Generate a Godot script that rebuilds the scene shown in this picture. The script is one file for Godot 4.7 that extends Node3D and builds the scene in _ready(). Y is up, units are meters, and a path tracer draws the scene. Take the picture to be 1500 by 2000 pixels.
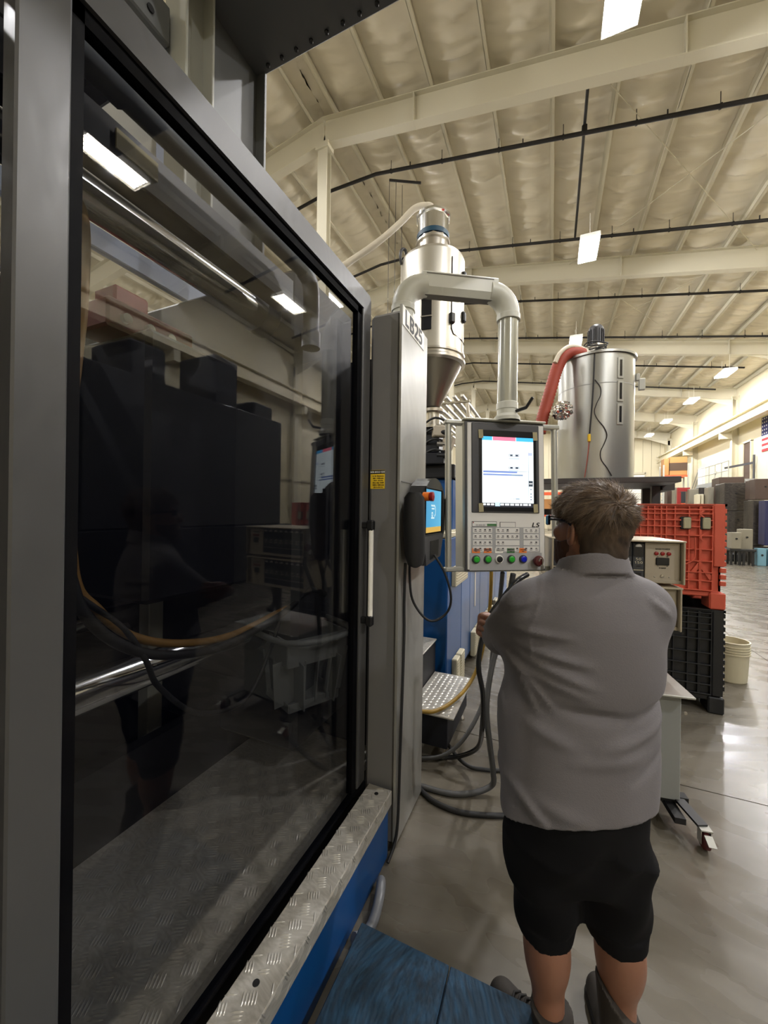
extends Node3D
# An injection moulding shop: a machine with a smoked guard door on the left, a man at its control panel, the hall behind.
# Camera at (0, 1.65, 0); the machine and the hall run along -z; the floor is y = 0.

var M := {}
var taken := {}
var rng := RandomNumberGenerator.new()

# ---------------------------------------------------------------- mesh builder
class G:
	var v := PackedVector3Array()
	var n := PackedVector3Array()
	var u := PackedVector2Array()
	var c := PackedColorArray()
	var colored := false
	func vert(p: Vector3, nn: Vector3, uv := Vector2.ZERO) -> void:
		v.append(p); n.append(nn); u.append(uv)
	# a convex flat face, turned to look away from ctr
	func face(pts: Array, ctr: Vector3) -> void:
		var a: Vector3 = pts[0]
		var nn: Vector3 = (pts[1] - a).cross(pts[2] - a).normalized()
		var mid := Vector3.ZERO
		for p in pts: mid += p
		mid /= pts.size()
		var flip := nn.dot(mid - ctr) < 0.0
		if flip: nn = -nn
		for k in range(1, pts.size() - 1):
			vert(a, nn)
			if flip:
				vert(pts[k], nn); vert(pts[k + 1], nn)
			else:
				vert(pts[k + 1], nn); vert(pts[k], nn)
	# a quad with its own corner uvs (a: top left, b: top right, c: bottom right, d: bottom left, seen from the front)
	func card(a: Vector3, b: Vector3, cc: Vector3, d: Vector3) -> void:
		var nn := (cc - a).cross(b - a).normalized()
		nn = -nn if nn.dot((d - a).cross(cc - a)) < 0.0 else nn
		var q := [a, b, cc, a, cc, d]
		var w := [Vector2(0, 0), Vector2(1, 0), Vector2(1, 1), Vector2(0, 0), Vector2(1, 1), Vector2(0, 1)]
		for k in 6: vert(q[k], nn, w[k])
	func smooth(a: Vector3, b: Vector3, cc: Vector3, na: Vector3, nb: Vector3, nc: Vector3) -> void:
		if (b - a).cross(cc - a).dot(na + nb + nc) > 0.0:
			vert(a, na); vert(cc, nc); vert(b, nb)
		else:
			vert(a, na); vert(b, nb); vert(cc, nc)
	func box(ctr: Vector3, size: Vector3, bev := 0.0, bs := Basis()) -> void:
		var h := size * 0.5
		bev = minf(bev, minf(h.x, minf(h.y, h.z)) * 0.9)
		var at := func(ax: int, sx: float, sy: float, sz: float) -> Vector3:
			var p := Vector3(sx * h.x, sy * h.y, sz * h.z)
			if bev > 0.0:
				for k in 3:
					if k != ax: p[k] -= signf(p[k]) * bev
			return ctr + bs * p
		for s in [-1.0, 1.0]:
			face([at.call(0, s, -1.0, -1.0), at.call(0, s, 1.0, -1.0), at.call(0, s, 1.0, 1.0), at.call(0, s, -1.0, 1.0)], ctr)
			face([at.call(1, -1.0, s, -1.0), at.call(1, 1.0, s, -1.0), at.call(1, 1.0, s, 1.0), at.call(1, -1.0, s, 1.0)], ctr)
			face([at.call(2, -1.0, -1.0, s), at.call(2, 1.0, -1.0, s), at.call(2, 1.0, 1.0, s), at.call(2, -1.0, 1.0, s)], ctr)
		if bev <= 0.0: return
		for s in [-1.0, 1.0]:
			for t in [-1.0, 1.0]:
				face([at.call(0, s, t, -1.0), at.call(0, s, t, 1.0), at.call(1, s, t, 1.0), at.call(1, s, t, -1.0)], ctr)
				face([at.call(0, s, -1.0, t), at.call(0, s, 1.0, t), at.call(2, s, 1.0, t), at.call(2, s, -1.0, t)], ctr)
				face([at.call(1, -1.0, s, t), at.call(1, 1.0, s, t), at.call(2, 1.0, s, t), at.call(2, -1.0, s, t)], ctr)
				for w in [-1.0, 1.0]:
					face([at.call(0, s, t, w), at.call(1, s, t, w), at.call(2, s, t, w)], ctr)
	func span(a: Vector3, b: Vector3, bev := 0.0) -> void:
		box((a + b) * 0.5, (b - a).abs(), bev)
	# a bar of w x h from a to b
	func bar(a: Vector3, b: Vector3, w: float, h: float, bev := 0.0) -> void:
		var z := (b - a).normalized()
		var up := Vector3.UP if absf(z.y) < 0.95 else Vector3.RIGHT
		var x := up.cross(z).normalized()
		box((a + b) * 0.5, Vector3(w, h, a.distance_to(b)), bev, Basis(x, z.cross(x), z))
	func tube(pts: Array, r, sides := 10, caps := true) -> void:
		var last := Vector3.ZERO
		var rings := []
		var nrm := []
		var m := pts.size()
		for k in m:
			var t: Vector3 = (pts[mini(k + 1, m - 1)] - pts[maxi(k - 1, 0)]).normalized()
			var x: Vector3
			if k == 0:
				x = (Vector3.UP if absf(t.y) < 0.9 else Vector3.RIGHT).cross(t).normalized()
			else:
				x = (last - t * last.dot(t)).normalized()
			last = x
			var y := t.cross(x)
			var rr: float = r[k] if r is Array else r
			var ring := PackedVector3Array()
			var nn := PackedVector3Array()
			for s in sides:
				var d := x * cos(TAU * s / sides) + y * sin(TAU * s / sides)
				nn.append(d); ring.append(pts[k] + d * rr)
			rings.append(ring); nrm.append(nn)
		for k in m - 1:
			for s in sides:
				var s2 := (s + 1) % sides
				smooth(rings[k][s], rings[k + 1][s], rings[k + 1][s2], nrm[k][s], nrm[k + 1][s], nrm[k + 1][s2])
				smooth(rings[k][s], rings[k + 1][s2], rings[k][s2], nrm[k][s], nrm[k + 1][s2], nrm[k][s2])
		if caps:
			face(Array(rings[0]), pts[1])
			face(Array(rings[m - 1]), pts[m - 2])
	# a profile of Vector2(radius, height) turned round an axis
	func lathe(at: Vector3, prof: Array, seg := 32, bs := Basis(), a0 := 0.0, a1 := TAU) -> void:
		for k in prof.size() - 1:
			var p: Vector2 = prof[k]
			var q: Vector2 = prof[k + 1]
			if p.distance_to(q) < 1e-6: continue
			var d := (q - p).normalized()
			var nn := Vector2(d.y, -d.x)
			for s in seg:
				var a := lerpf(a0, a1, float(s) / seg)
				var b := lerpf(a0, a1, float(s + 1) / seg)
				var ea := Vector3(cos(a), 0, sin(a))
				var eb := Vector3(cos(b), 0, sin(b))
				var na := bs * (ea * nn.x + Vector3(0, nn.y, 0))
				var nb := bs * (eb * nn.x + Vector3(0, nn.y, 0))
				var p0 := at + bs * (ea * p.x + Vector3(0, p.y, 0))
				var p1 := at + bs * (eb * p.x + Vector3(0, p.y, 0))
				var q0 := at + bs * (ea * q.x + Vector3(0, q.y, 0))
				var q1 := at + bs * (eb * q.x + Vector3(0, q.y, 0))
				if p.x > 1e-5: smooth(p0, p1, q1, na, nb, nb)
				if q.x > 1e-5: smooth(p0, q1, q0, na, nb, na)
	# a convex or simple outline (in x, y of bs) with a thickness along z of bs
	func prism(at: Vector3, outline: Array, depth: float, bs := Basis()) -> void:
		var o := PackedVector2Array(outline)
		var tri := Geometry2D.triangulate_polygon(o)
		var zz := bs.z.normalized()
		for side in [0.0, 1.0]:
			var off := at + bs * Vector3(0, 0, depth * side)
			for k in range(0, tri.size(), 3):
				var a := off + bs * Vector3(o[tri[k]].x, o[tri[k]].y, 0)
				var b := off + bs * Vector3(o[tri[k + 1]].x, o[tri[k + 1]].y, 0)
				var cc := off + bs * Vector3(o[tri[k + 2]].x, o[tri[k + 2]].y, 0)
				face([a, b, cc], a - zz * signf(depth) * (1.0 if side > 0.5 else -1.0))
		var cw := Geometry2D.is_polygon_clockwise(o)
		for k in o.size():
			var p := o[k]
			var q := o[(k + 1) % o.size()]
			var e := q - p
			var nn := Vector2(e.y, -e.x) * (-1.0 if cw else 1.0)
			var mid := (p + q) * 0.5 - nn.normalized() * 0.01
			face([at + bs * Vector3(p.x, p.y, 0), at + bs * Vector3(q.x, q.y, 0), at + bs * Vector3(q.x, q.y, depth), at + bs * Vector3(p.x, p.y, depth)], at + bs * Vector3(mid.x, mid.y, depth * 0.5))
	func mesh(shift := Vector3.ZERO) -> ArrayMesh:
		var a := []
		a.resize(Mesh.ARRAY_MAX)
		if shift != Vector3.ZERO:
			for k in v.size(): v[k] -= shift
		a[Mesh.ARRAY_VERTEX] = v
		a[Mesh.ARRAY_NORMAL] = n
		if u.size() == v.size(): a[Mesh.ARRAY_TEX_UV] = u
		if c.size() == v.size(): a[Mesh.ARRAY_COLOR] = c
		var m := ArrayMesh.new()
		m.add_surface_from_arrays(Mesh.PRIMITIVE_TRIANGLES, a)
		return m
	func base() -> Vector3:
		var b := AABB(v[0], Vector3.ZERO)
		for p in v: b = b.expand(p)
		return Vector3(b.get_center().x, b.position.y, b.get_center().z)

# a smooth curve through points
func curve(pts: Array, sub := 6) -> Array:
	var out := []
	for k in pts.size() - 1:
		var p0: Vector3 = pts[maxi(k - 1, 0)]
		var p1: Vector3 = pts[k]
		var p2: Vector3 = pts[k + 1]
		var p3: Vector3 = pts[mini(k + 2, pts.size() - 1)]
		for s in sub: out.append(p1.cubic_interpolate(p2, p0, p3, float(s) / sub))
	out.append(pts[-1])
	return out

func V(x: float, y: float, z: float) -> Vector3: return Vector3(x, y, z)

# ---------------------------------------------------------------- naming and placing
func numbered(called: String) -> String:
	var k: int = taken.get(called, 0)
	taken[called] = k + 1
	return called if k == 0 else "%s_%03d" % [called, k]

func tag(o: Node, label := "", category := "", group := "", kind := "") -> void:
	if label: o.set_meta("label", label)
	if category: o.set_meta("category", category)
	if group: o.set_meta("group", group)
	if kind: o.set_meta("kind", kind)

# a thing: a Node3D at its base. Its parts are given in world coordinates unless it is turned.
func thing(called: String, label: String, category: String, at := Vector3.ZERO, group := "", kind := "") -> Node3D:
	var o := Node3D.new()
	o.name = numbered(called)
	o.position = at
	add_child(o, true)
	tag(o, label, category, group, kind)
	return o

# a part in the world's coordinates (local = true: in the parent's own)
func part(parent: Node3D, called: String, g: G, m: Material, local := false, label := "", kind := "") -> MeshInstance3D:
	var o := MeshInstance3D.new()
	o.name = called
	o.mesh = g.mesh()
	o.material_override = m
	if not local and parent.get_parent() == self: o.position = -parent.position
	parent.add_child(o, true)
	tag(o, label, "", "", kind)
	return o

func shared(parent: Node3D, called: String, mesh: Mesh, m: Material, at := Vector3.ZERO, turn := 0.0) -> MeshInstance3D:
	var o := MeshInstance3D.new()
	o.name = called
	o.mesh = mesh
	o.material_override = m
	o.position = at
	o.rotation.y = turn
	parent.add_child(o, true)
	return o

# a thing that is one mesh, with its origin at the middle of its base
func solo(called: String, g: G, m: Material, label: String, category: String, group := "", kind := "") -> MeshInstance3D:
	var o := MeshInstance3D.new()
	var b := g.base()
	o.name = numbered(called)
	o.mesh = g.mesh(b)
	o.material_override = m
	o.position = b
	add_child(o, true)
	tag(o, label, category, group, kind)
	return o

# lettering in the parent's axes: bs.x runs along the line, bs.y up, bs.z towards the reader
func letters(parent: Node3D, called: String, text: String, font: String, bold: bool, size: float, m: Material, at: Vector3, bs := Basis(), squeeze := 1.0, centred := true) -> MeshInstance3D:
	var t := TextMesh.new()
	var f := SystemFont.new()
	f.font_names = PackedStringArray([font])
	f.font_weight = 700 if bold else 400
	t.font = f
	t.text = text
	t.font_size = 48
	t.pixel_size = size / 34.0
	t.depth = 0.0015
	t.curve_step = 2.0
	t.horizontal_alignment = HORIZONTAL_ALIGNMENT_CENTER if centred else HORIZONTAL_ALIGNMENT_LEFT
	t.vertical_alignment = VERTICAL_ALIGNMENT_CENTER
	var o := MeshInstance3D.new()
	o.name = called
	o.mesh = t
	o.material_override = m
	o.transform = Transform3D(Basis(bs.x * squeeze, bs.y, bs.z), at)
	parent.add_child(o, true)
	return o

# ---------------------------------------------------------------- materials
func mat(key: String, col: Color, rough: float, metal := 0.0, spec := 0.5) -> StandardMaterial3D:
	var m := StandardMaterial3D.new()
	m.resource_name = key
	m.albedo_color = col
	m.roughness = rough
	m.metallic = metal
	m.metallic_specular = spec
	M[key] = m
	return m

func noise_tex(size: int, freq: float, oct: int, lo: Color, hi: Color, sd: int, stretch := Vector2.ONE, normal := 0.0) -> Texture2D:
	var nz := FastNoiseLite.new()
	nz.seed = sd
	nz.noise_type = FastNoiseLite.TYPE_SIMPLEX_SMOOTH
	nz.frequency = 1.0
	nz.fractal_octaves = oct
	var im := Image.create(size, size, false, Image.FORMAT_RGB8)
	var r := freq * 0.35
	for y in size:
		for x in size:
			var a := TAU * x / size
			var b := TAU * y / size
			var val := nz.get_noise_3d(cos(a) * r * stretch.x + 3.0 * cos(b) * r * stretch.y, sin(a) * r * stretch.x + 5.0, sin(b) * r * stretch.y * 1.7)
			im.set_pixel(x, y, lo.lerp(hi, clampf(val * 0.8 + 0.5, 0, 1)))
	if normal > 0.0: im.bump_map_to_normal_map(normal)
	return ImageTexture.create_from_image(im)

func tri(m: StandardMaterial3D, scale: Vector3) -> StandardMaterial3D:
	m.uv1_triplanar = true
	m.uv1_world_triplanar = true
	m.uv1_scale = scale
	m.uv1_triplanar_sharpness = 4.0
	return m

func glow(key: String, col: Color, energy: float) -> StandardMaterial3D:
	var m := mat(key, col, 0.4)
	m.emission_enabled = true
	m.emission = col
	m.emission_energy_multiplier = energy
	return m

func print_mat(key: String, im: Image, rough := 0.5, energy := 0.0) -> StandardMaterial3D:
	var t := ImageTexture.create_from_image(im)
	var m := mat(key, Color.WHITE, rough)
	m.albedo_texture = t
	m.texture_repeat = false
	if energy > 0.0:
		m.albedo_color = Color(0.02, 0.02, 0.02)
		m.emission_enabled = true
		m.emission_texture = t
		m.emission_operator = BaseMaterial3D.EMISSION_OP_MULTIPLY
		m.emission = Color.WHITE
		m.emission_energy_multiplier = energy
	return m

func materials() -> void:
	var w := Color.WHITE
	var m := mat("concrete", Color(0.43, 0.408, 0.365), 0.36)
	m.albedo_texture = noise_tex(512, 7.0, 5, Color(0.87, 0.86, 0.84), Color(1, 1, 1), 11)
	m.roughness_texture = noise_tex(256, 6.0, 4, Color(0.55, 0.55, 0.55), Color(1, 1, 1), 12)
	tri(m, V(0.19, 0.19, 0.19))
	mat("joint", Color(0.16, 0.15, 0.14), 0.9)
	m = mat("vinyl", Color(0.86, 0.83, 0.75), 0.27)
	mat("roofsteel", Color(0.76, 0.735, 0.65), 0.55)
	mat("wallpaint", Color(0.83, 0.79, 0.67), 0.6)
	mat("walltrim", Color(0.75, 0.72, 0.62), 0.55)
	mat("blackpipe", Color(0.10, 0.09, 0.085), 0.6)
	mat("guardgrey", Color(0.44, 0.435, 0.43), 0.48)
	m = mat("framegrey", Color(0.27, 0.268, 0.265), 0.42, 0.1)
	m.roughness_texture = noise_tex(256, 10.0, 4, Color(0.8, 0.8, 0.8), w, 21, Vector2(1, 0.3))
	tri(m, V(1.3, 0.6, 1.3))
	mat("lampback", Color(0.22, 0.22, 0.22), 0.6)
	mat("gasket", Color(0.012, 0.012, 0.02), 0.7, 0.0, 0.2)
	m = mat("smoked", Color(0.010, 0.014, 0.036, 0.29), 0.015, 0.0, 0.40)
	m.transparency = BaseMaterial3D.TRANSPARENCY_ALPHA
	m = mat("brushed", Color(0.62, 0.615, 0.59), 0.40, 0.4)
	m.roughness_texture = noise_tex(256, 8.0, 3, Color(0.82, 0.82, 0.82), w, 22, Vector2(1.0, 0.3))
	m.albedo_texture = noise_tex(256, 4.0, 3, Color(0.95, 0.95, 0.94), w, 23, Vector2(1.0, 0.5))
	tri(m, V(1.2, 0.5, 1.2))
	mat("chrome", Color(0.93, 0.94, 0.96), 0.13, 1.0)
	m = mat("alu", Color(0.80, 0.785, 0.75), 0.38, 0.4)
	m.roughness_texture = noise_tex(256, 6.0, 3, Color(0.8, 0.8, 0.8), w, 24)
	m.albedo_texture = noise_tex(256, 5.0, 3, Color(0.86, 0.855, 0.84), w, 25)
	tri(m, V(3.1, 3.1, 3.1))
	m = mat("alubar", Color(0.74, 0.73, 0.70), 0.34, 0.55)
	m = mat("tread", Color(0.40, 0.40, 0.41), 0.42, 0.4)
	mat("steel", Color(0.72, 0.70, 0.66), 0.30, 0.9)
	m = mat("hopper", Color(0.80, 0.785, 0.74), 0.34, 0.75)
	m = mat("cone", Color(0.60, 0.58, 0.54), 0.34, 0.85)
	mat("darkwindow", Color(0.09, 0.09, 0.10), 0.2)
	mat("teal", Color(0.05, 0.24, 0.33), 0.5)
	mat("ivory", Color(0.80, 0.79, 0.73), 0.4)
	mat("armgrey", Color(0.80, 0.80, 0.76), 0.4)
	mat("armdark", Color(0.40, 0.385, 0.35), 0.5)
	mat("black", Color(0.045, 0.045, 0.05), 0.5)
	mat("rubber", Color(0.10, 0.10, 0.105), 0.62)
	mat("shinyblack", Color(0.13, 0.13, 0.135), 0.22)
	mat("white", Color(0.92, 0.91, 0.87), 0.45)
	mat("blue", Color(0.02, 0.27, 0.50), 0.4)
	mat("blueside", Color(0.15, 0.35, 0.58), 0.35)
	m = mat("bluewood", Color(0.08, 0.25, 0.36), 0.75)
	m.albedo_texture = noise_tex(512, 7.0, 5, Color(0.55, 0.55, 0.55), w, 26, Vector2(1.6, 0.35))
	m.heightmap_enabled = true
	m.heightmap_scale = 0.2
	m.heightmap_texture = noise_tex(256, 12.0, 4, Color.BLACK, w, 27, Vector2(2.0, 0.3))
	tri(m, V(1.4, 1.4, 1.4))
	mat("darkblue", Color(0.03, 0.045, 0.09), 0.6)
	mat("cream", Color(0.80, 0.77, 0.66), 0.5)
	mat("beige", Color(0.70, 0.655, 0.56), 0.45)
	mat("beigeface", Color(0.66, 0.62, 0.55), 0.5)
	mat("module", Color(0.20, 0.21, 0.235), 0.45)
	mat("moduledark", Color(0.06, 0.06, 0.085), 0.35)
	mat("ledamber", Color(0.85, 0.82, 0.7), 0.4)
	mat("red", Color(0.55, 0.06, 0.05), 0.4)
	mat("yellow", Color(0.93, 0.78, 0.16), 0.5)
	mat("orange", Color(0.90, 0.47, 0.16), 0.5)
	mat("bin", Color(0.80, 0.35, 0.26), 0.5)
	mat("bindark", Color(0.085, 0.09, 0.10), 0.5)
	mat("binlatch", Color(0.66, 0.64, 0.52), 0.5)
	mat("bucket", Color(0.80, 0.77, 0.66), 0.45)
	mat("cabinet", Color(0.55, 0.56, 0.55), 0.45)
	mat("zinc", Color(0.68, 0.68, 0.65), 0.38, 0.5)
	mat("tank", Color(0.62, 0.62, 0.60), 0.33, 0.7)
	mat("platform", Color(0.24, 0.235, 0.23), 0.55)
	mat("redhose", Color(0.62, 0.25, 0.17), 0.6)
	mat("clearhose", Color(0.80, 0.765, 0.69), 0.4)
	m = mat("foil", Color(0.83, 0.82, 0.80), 0.25, 1.0)
	mat("brass", Color(0.80, 0.62, 0.25), 0.3, 0.9)
	mat("yellowhose", Color(0.56, 0.44, 0.14), 0.5)
	mat("tan", Color(0.50, 0.37, 0.17), 0.6)
	mat("beam", Color(0.08, 0.085, 0.11), 0.4)
	mat("platen", Color(0.23, 0.235, 0.25), 0.5, 0.2)
	mat("postgrey", Color(0.34, 0.345, 0.34), 0.5)
	mat("postlight", Color(0.62, 0.62, 0.58), 0.45)
	mat("panelgrey", Color(0.62, 0.66, 0.74), 0.5)
	mat("conduit", Color(0.55, 0.56, 0.58), 0.4, 0.2)
	mat("cablegrey", Color(0.27, 0.27, 0.27), 0.5)
	mat("manifold", Color(0.45, 0.10, 0.10), 0.5)
	mat("crate", Color(0.42, 0.43, 0.43), 0.6)
	mat("inside", Color(0.07, 0.07, 0.085), 0.6)
	m = mat("mould", Color(0.27, 0.245, 0.22), 0.45, 0.35)
	m.albedo_texture = noise_tex(256, 6.0, 4, Color(0.55, 0.55, 0.55), w, 28)
	tri(m, V(0.7, 0.7, 0.7))
	mat("mouldlight", Color(0.50, 0.48, 0.42), 0.5, 0.3)
	mat("mouldbrown", Color(0.27, 0.21, 0.18), 0.5, 0.2)
	mat("lightblue", Color(0.40, 0.56, 0.62), 0.5)
	mat("navy", Color(0.06, 0.08, 0.25), 0.5)
	mat("rackorange", Color(0.85, 0.34, 0.17), 0.5)
	mat("card", Color(0.66, 0.47, 0.27), 0.8)
	mat("carddark", Color(0.28, 0.21, 0.15), 0.8)
	mat("skin", Color(0.54, 0.38, 0.30), 0.5).subsurf_scatter_enabled = true
	M.skin.subsurf_scatter_strength = 0.1
	m = mat("shirt", Color(0.418, 0.405, 0.415), 0.85)
	m.rim_enabled = true
	m.rim = 0.35
	m.rim_tint = 0.6
	m.heightmap_enabled = true
	m.heightmap_scale = 0.06
	m.heightmap_texture = noise_tex(256, 60.0, 2, Color.BLACK, w, 31)
	tri(m, V(3.0, 3.0, 3.0))
	mat("shorts", Color(0.045, 0.045, 0.055), 0.9, 0.0, 0.3)
	mat("hair", Color(0.34, 0.245, 0.17), 0.55)
	M.hair.vertex_color_use_as_albedo = true
	M.hair.albedo_color = w
	mat("strand", w, 0.5).vertex_color_use_as_albedo = true
	mat("beard", Color(0.26, 0.16, 0.10), 0.7)
	mat("goggle", Color(0.05, 0.06, 0.14), 0.2)
	m = mat("lens", Color(0.7, 0.75, 0.8, 0.2), 0.05)
	m.transparency = BaseMaterial3D.TRANSPARENCY_ALPHA
	mat("boot", Color(0.20, 0.18, 0.16), 0.8)
	mat("bootdark", Color(0.10, 0.085, 0.075), 0.7)
	mat("wheel", Color(0.30, 0.07, 0.06), 0.45)
	mat("green", Color(0.16, 0.62, 0.18), 0.3)
	mat("greenlabel", Color(0.22, 0.42, 0.22), 0.5)
	mat("btnblue", Color(0.06, 0.12, 0.70), 0.3)
	mat("key", Color(0.83, 0.82, 0.80), 0.5)
	mat("keypad", Color(0.62, 0.62, 0.62), 0.5)
	mat("ink", Color(0.10, 0.10, 0.10), 0.6)
	mat("bezel", Color(0.23, 0.23, 0.24), 0.45)
	mat("tape", Color(0.62, 0.58, 0.44), 0.7)
	mat("flagred", Color(0.62, 0.10, 0.13), 0.8)
	mat("flagblue", Color(0.12, 0.13, 0.34), 0.8)
	glow("tubeglow", Color(1.0, 0.96, 0.88), 30.0)
	glow("daylight", Color(0.86, 0.95, 1.0), 1.6)

# ---------------------------------------------------------------- the scene
func _ready() -> void:
	rng.seed = 7
	var cam := Camera3D.new()
	cam.name = "camera"
	cam.fov = 106.26
	cam.near = 0.03
	cam.far = 200.0
	cam.position = V(0, 1.65, 0)
	cam.rotation = V(0, atan(0.436), 0.014)
	add_child(cam)
	cam.current = true
	var we := WorldEnvironment.new()
	we.name = "environment"
	var e := Environment.new()
	e.background_mode = Environment.BG_COLOR
	e.background_color = Color(0.02, 0.02, 0.02)
	e.tonemap_mode = Environment.TONE_MAPPER_LINEAR
	e.tonemap_exposure = 1.72
	e.sdfgi_enabled = true
	e.ssao_enabled = true
	e.ssil_enabled = true
	we.environment = e
	add_child(we)
	materials()
	hall_lights()
	hall()
	machine()
	control_panel()
	pendant()
	blue_unit()
	cart()
	bins()
	surge_tank()
	cables()
	background()
	person()

# ---------------------------------------------------------------- hall lights
func roof_y(x: float) -> float: return 11.58 - 0.16 * absf(x + 5.8)

func hall_lights() -> void:
	var frame := G.new()
	frame.box(V(0, 0.055, 0), V(0.52, 0.05, 1.24), 0.012)
	for s in [-1.0, 1.0]:
		frame.box(V(s * 0.255, 0.0, 0), V(0.012, 0.06, 1.24))
		frame.box(V(0, 0.0, s * 0.614), V(0.5, 0.06, 0.012))
	for s in [-0.45, 0.45]: frame.tube([V(0, 0.07, s), V(0, 0.75, s)], 0.006, 6)
	var fm := frame.mesh()
	var tray := G.new()
	tray.box(V(0, 0.02, 0), V(0.50, 0.01, 1.22))
	var ty := tray.mesh()
	var tube := G.new()
	tube.box(V(0, 0, 0), V(0.074, 0.02, 1.16), 0.008)
	var tm := tube.mesh()
	var spots := []
	# the aisle row, the wall row and the rows over the far half of the hall
	for z in [-6.7, -13.0, -19.8, -26.8, -33.8, -40.8]: spots.append([V(0.92, 9.65, z), "aisle"])
	for z in [-4.9, -10.6, -17.4, -23.8, -28.8, -34.4, -39.8]: spots.append([V(7.7 if z < -12.0 else 6.5, 8.65, z), "wall"])
	for z in [-3.0, -13.5, -23.5, -33.5]: spots.append([V(-8.4, 10.3, z), "ridge"])
	for z in [-3.0, -12.0, -22.0, -33.0]: spots.append([V(-15.5, 9.3, z), "far"])
	for z in [1.5, 8.0]:
		spots.append([V(7.0, 8.65, z), "behind"])
		spots.append([V(-8.4, 10.3, z + 1.0), "behind"])
	var say := {
		"aisle": ["ceiling light cut by the top edge of the photo, nearest of the aisle row", "bright ceiling light hanging in front of the second roof rafter, right of the arm pipe", "ceiling light just left of the tank motor, above the red ribbed hose"],
		"wall": ["nearest ceiling light of the right wall row, mirrored high in the smoked door", "second ceiling light of the right wall row, mirrored in the door near its far corner", "third ceiling light of the right wall row", "ceiling light nearest the right wall column, largest visible one right of the tank", "second visible ceiling light along the right wall, beyond the tank", "third visible ceiling light along the right wall, beyond the tank", "farthest ceiling light of the right wall row, over the back wall door"],
	}
	var seen := {}
	for s in spots:
		var at: Vector3 = s[0]
		var row: String = s[1]
		var k: int = seen.get(row, 0)
		seen[row] = k + 1
		var label: String = say[row][k] if say.has(row) and k < say[row].size() else "hanging strip light hidden from the photo under the white hall roof"
		var t := thing("ceiling_light", label, "light", at, "hall strip lights")
		shared(t, "housing", fm, M.white)
		shared(t, "tray", ty, M.lampback)
		for q in 5: shared(t, "tube", tm, M.tubeglow, V(-0.196 + 0.098 * q, 0.0, 0))
		var l := OmniLight3D.new()
		l.name = "lamp"
		l.position = V(0, -0.07, 0)
		l.light_color = Color(0.985, 0.985, 1.0)
		l.light_energy = 15.0
		l.light_size = 0.09
		l.omni_range = 60.0
		l.omni_attenuation = 2.0
		l.shadow_enabled = true
		t.add_child(l, true)

# ---------------------------------------------------------------- the hall
func ceiling_skin(x0: float, x1: float, sd: int) -> G:
	var g := G.new()
	var nz := FastNoiseLite.new()
	nz.seed = sd
	nz.frequency = 1.0
	nz.fractal_octaves = 3
	var nx := 92
	var nzn := 760
	var z0 := 14.0
	var z1 := -48.0
	var P := PackedVector3Array()
	P.resize((nx + 1) * (nzn + 1))
	for j in nzn + 1:
		var z := lerpf(z0, z1, float(j) / nzn)
		for i in nx + 1:
			var x := lerpf(x0, x1, float(i) / nx)
			var ph := fposmod(absf(x + 5.8) - 0.35, 1.33) / 1.33
			var bay := floorf((absf(x + 5.8) - 0.35) / 1.33)
			var sag := sin(PI * ph)
			# quilted seams every 1.5 m and loose wrinkles between them
			var seam := fposmod(z + 0.23 * bay, 1.52) / 1.52
			var r1 := 1.0 - absf(nz.get_noise_2d(z * 1.1 + bay * 17.3, x * 0.22 + bay * 5.0))
			var r2 := 1.0 - absf(nz.get_noise_2d(z * 2.6 + bay * 7.1, x * 0.3 + 40.0))
			var fold := 0.06 * exp(-pow((seam - 0.5) * 16.0, 2.0)) + 0.11 * pow(r1, 9.0) + 0.05 * pow(r2, 8.0)
			var y := roof_y(x) + 0.98 - sag * (0.07 + fold) - 0.012 * nz.get_noise_2d(x * 1.2, z * 0.8)
			P[j * (nx + 1) + i] = V(x, y, z)
	var N := PackedVector3Array()
	N.resize(P.size())
	for j in nzn + 1:
		for i in nx + 1:
			var a := P[j * (nx + 1) + mini(i + 1, nx)] - P[j * (nx + 1) + maxi(i - 1, 0)]
			var b := P[mini(j + 1, nzn) * (nx + 1) + i] - P[maxi(j - 1, 0) * (nx + 1) + i]
			var nn := a.cross(b).normalized()
			N[j * (nx + 1) + i] = nn if nn.y < 0.0 else -nn
	for j in nzn:
		for i in nx:
			var a := j * (nx + 1) + i
			g.smooth(P[a], P[a + 1], P[a + nx + 2], N[a], N[a + 1], N[a + nx + 2])
			g.smooth(P[a], P[a + nx + 2], P[a + nx + 1], N[a], N[a + nx + 2], N[a + nx + 1])
	return g

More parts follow.
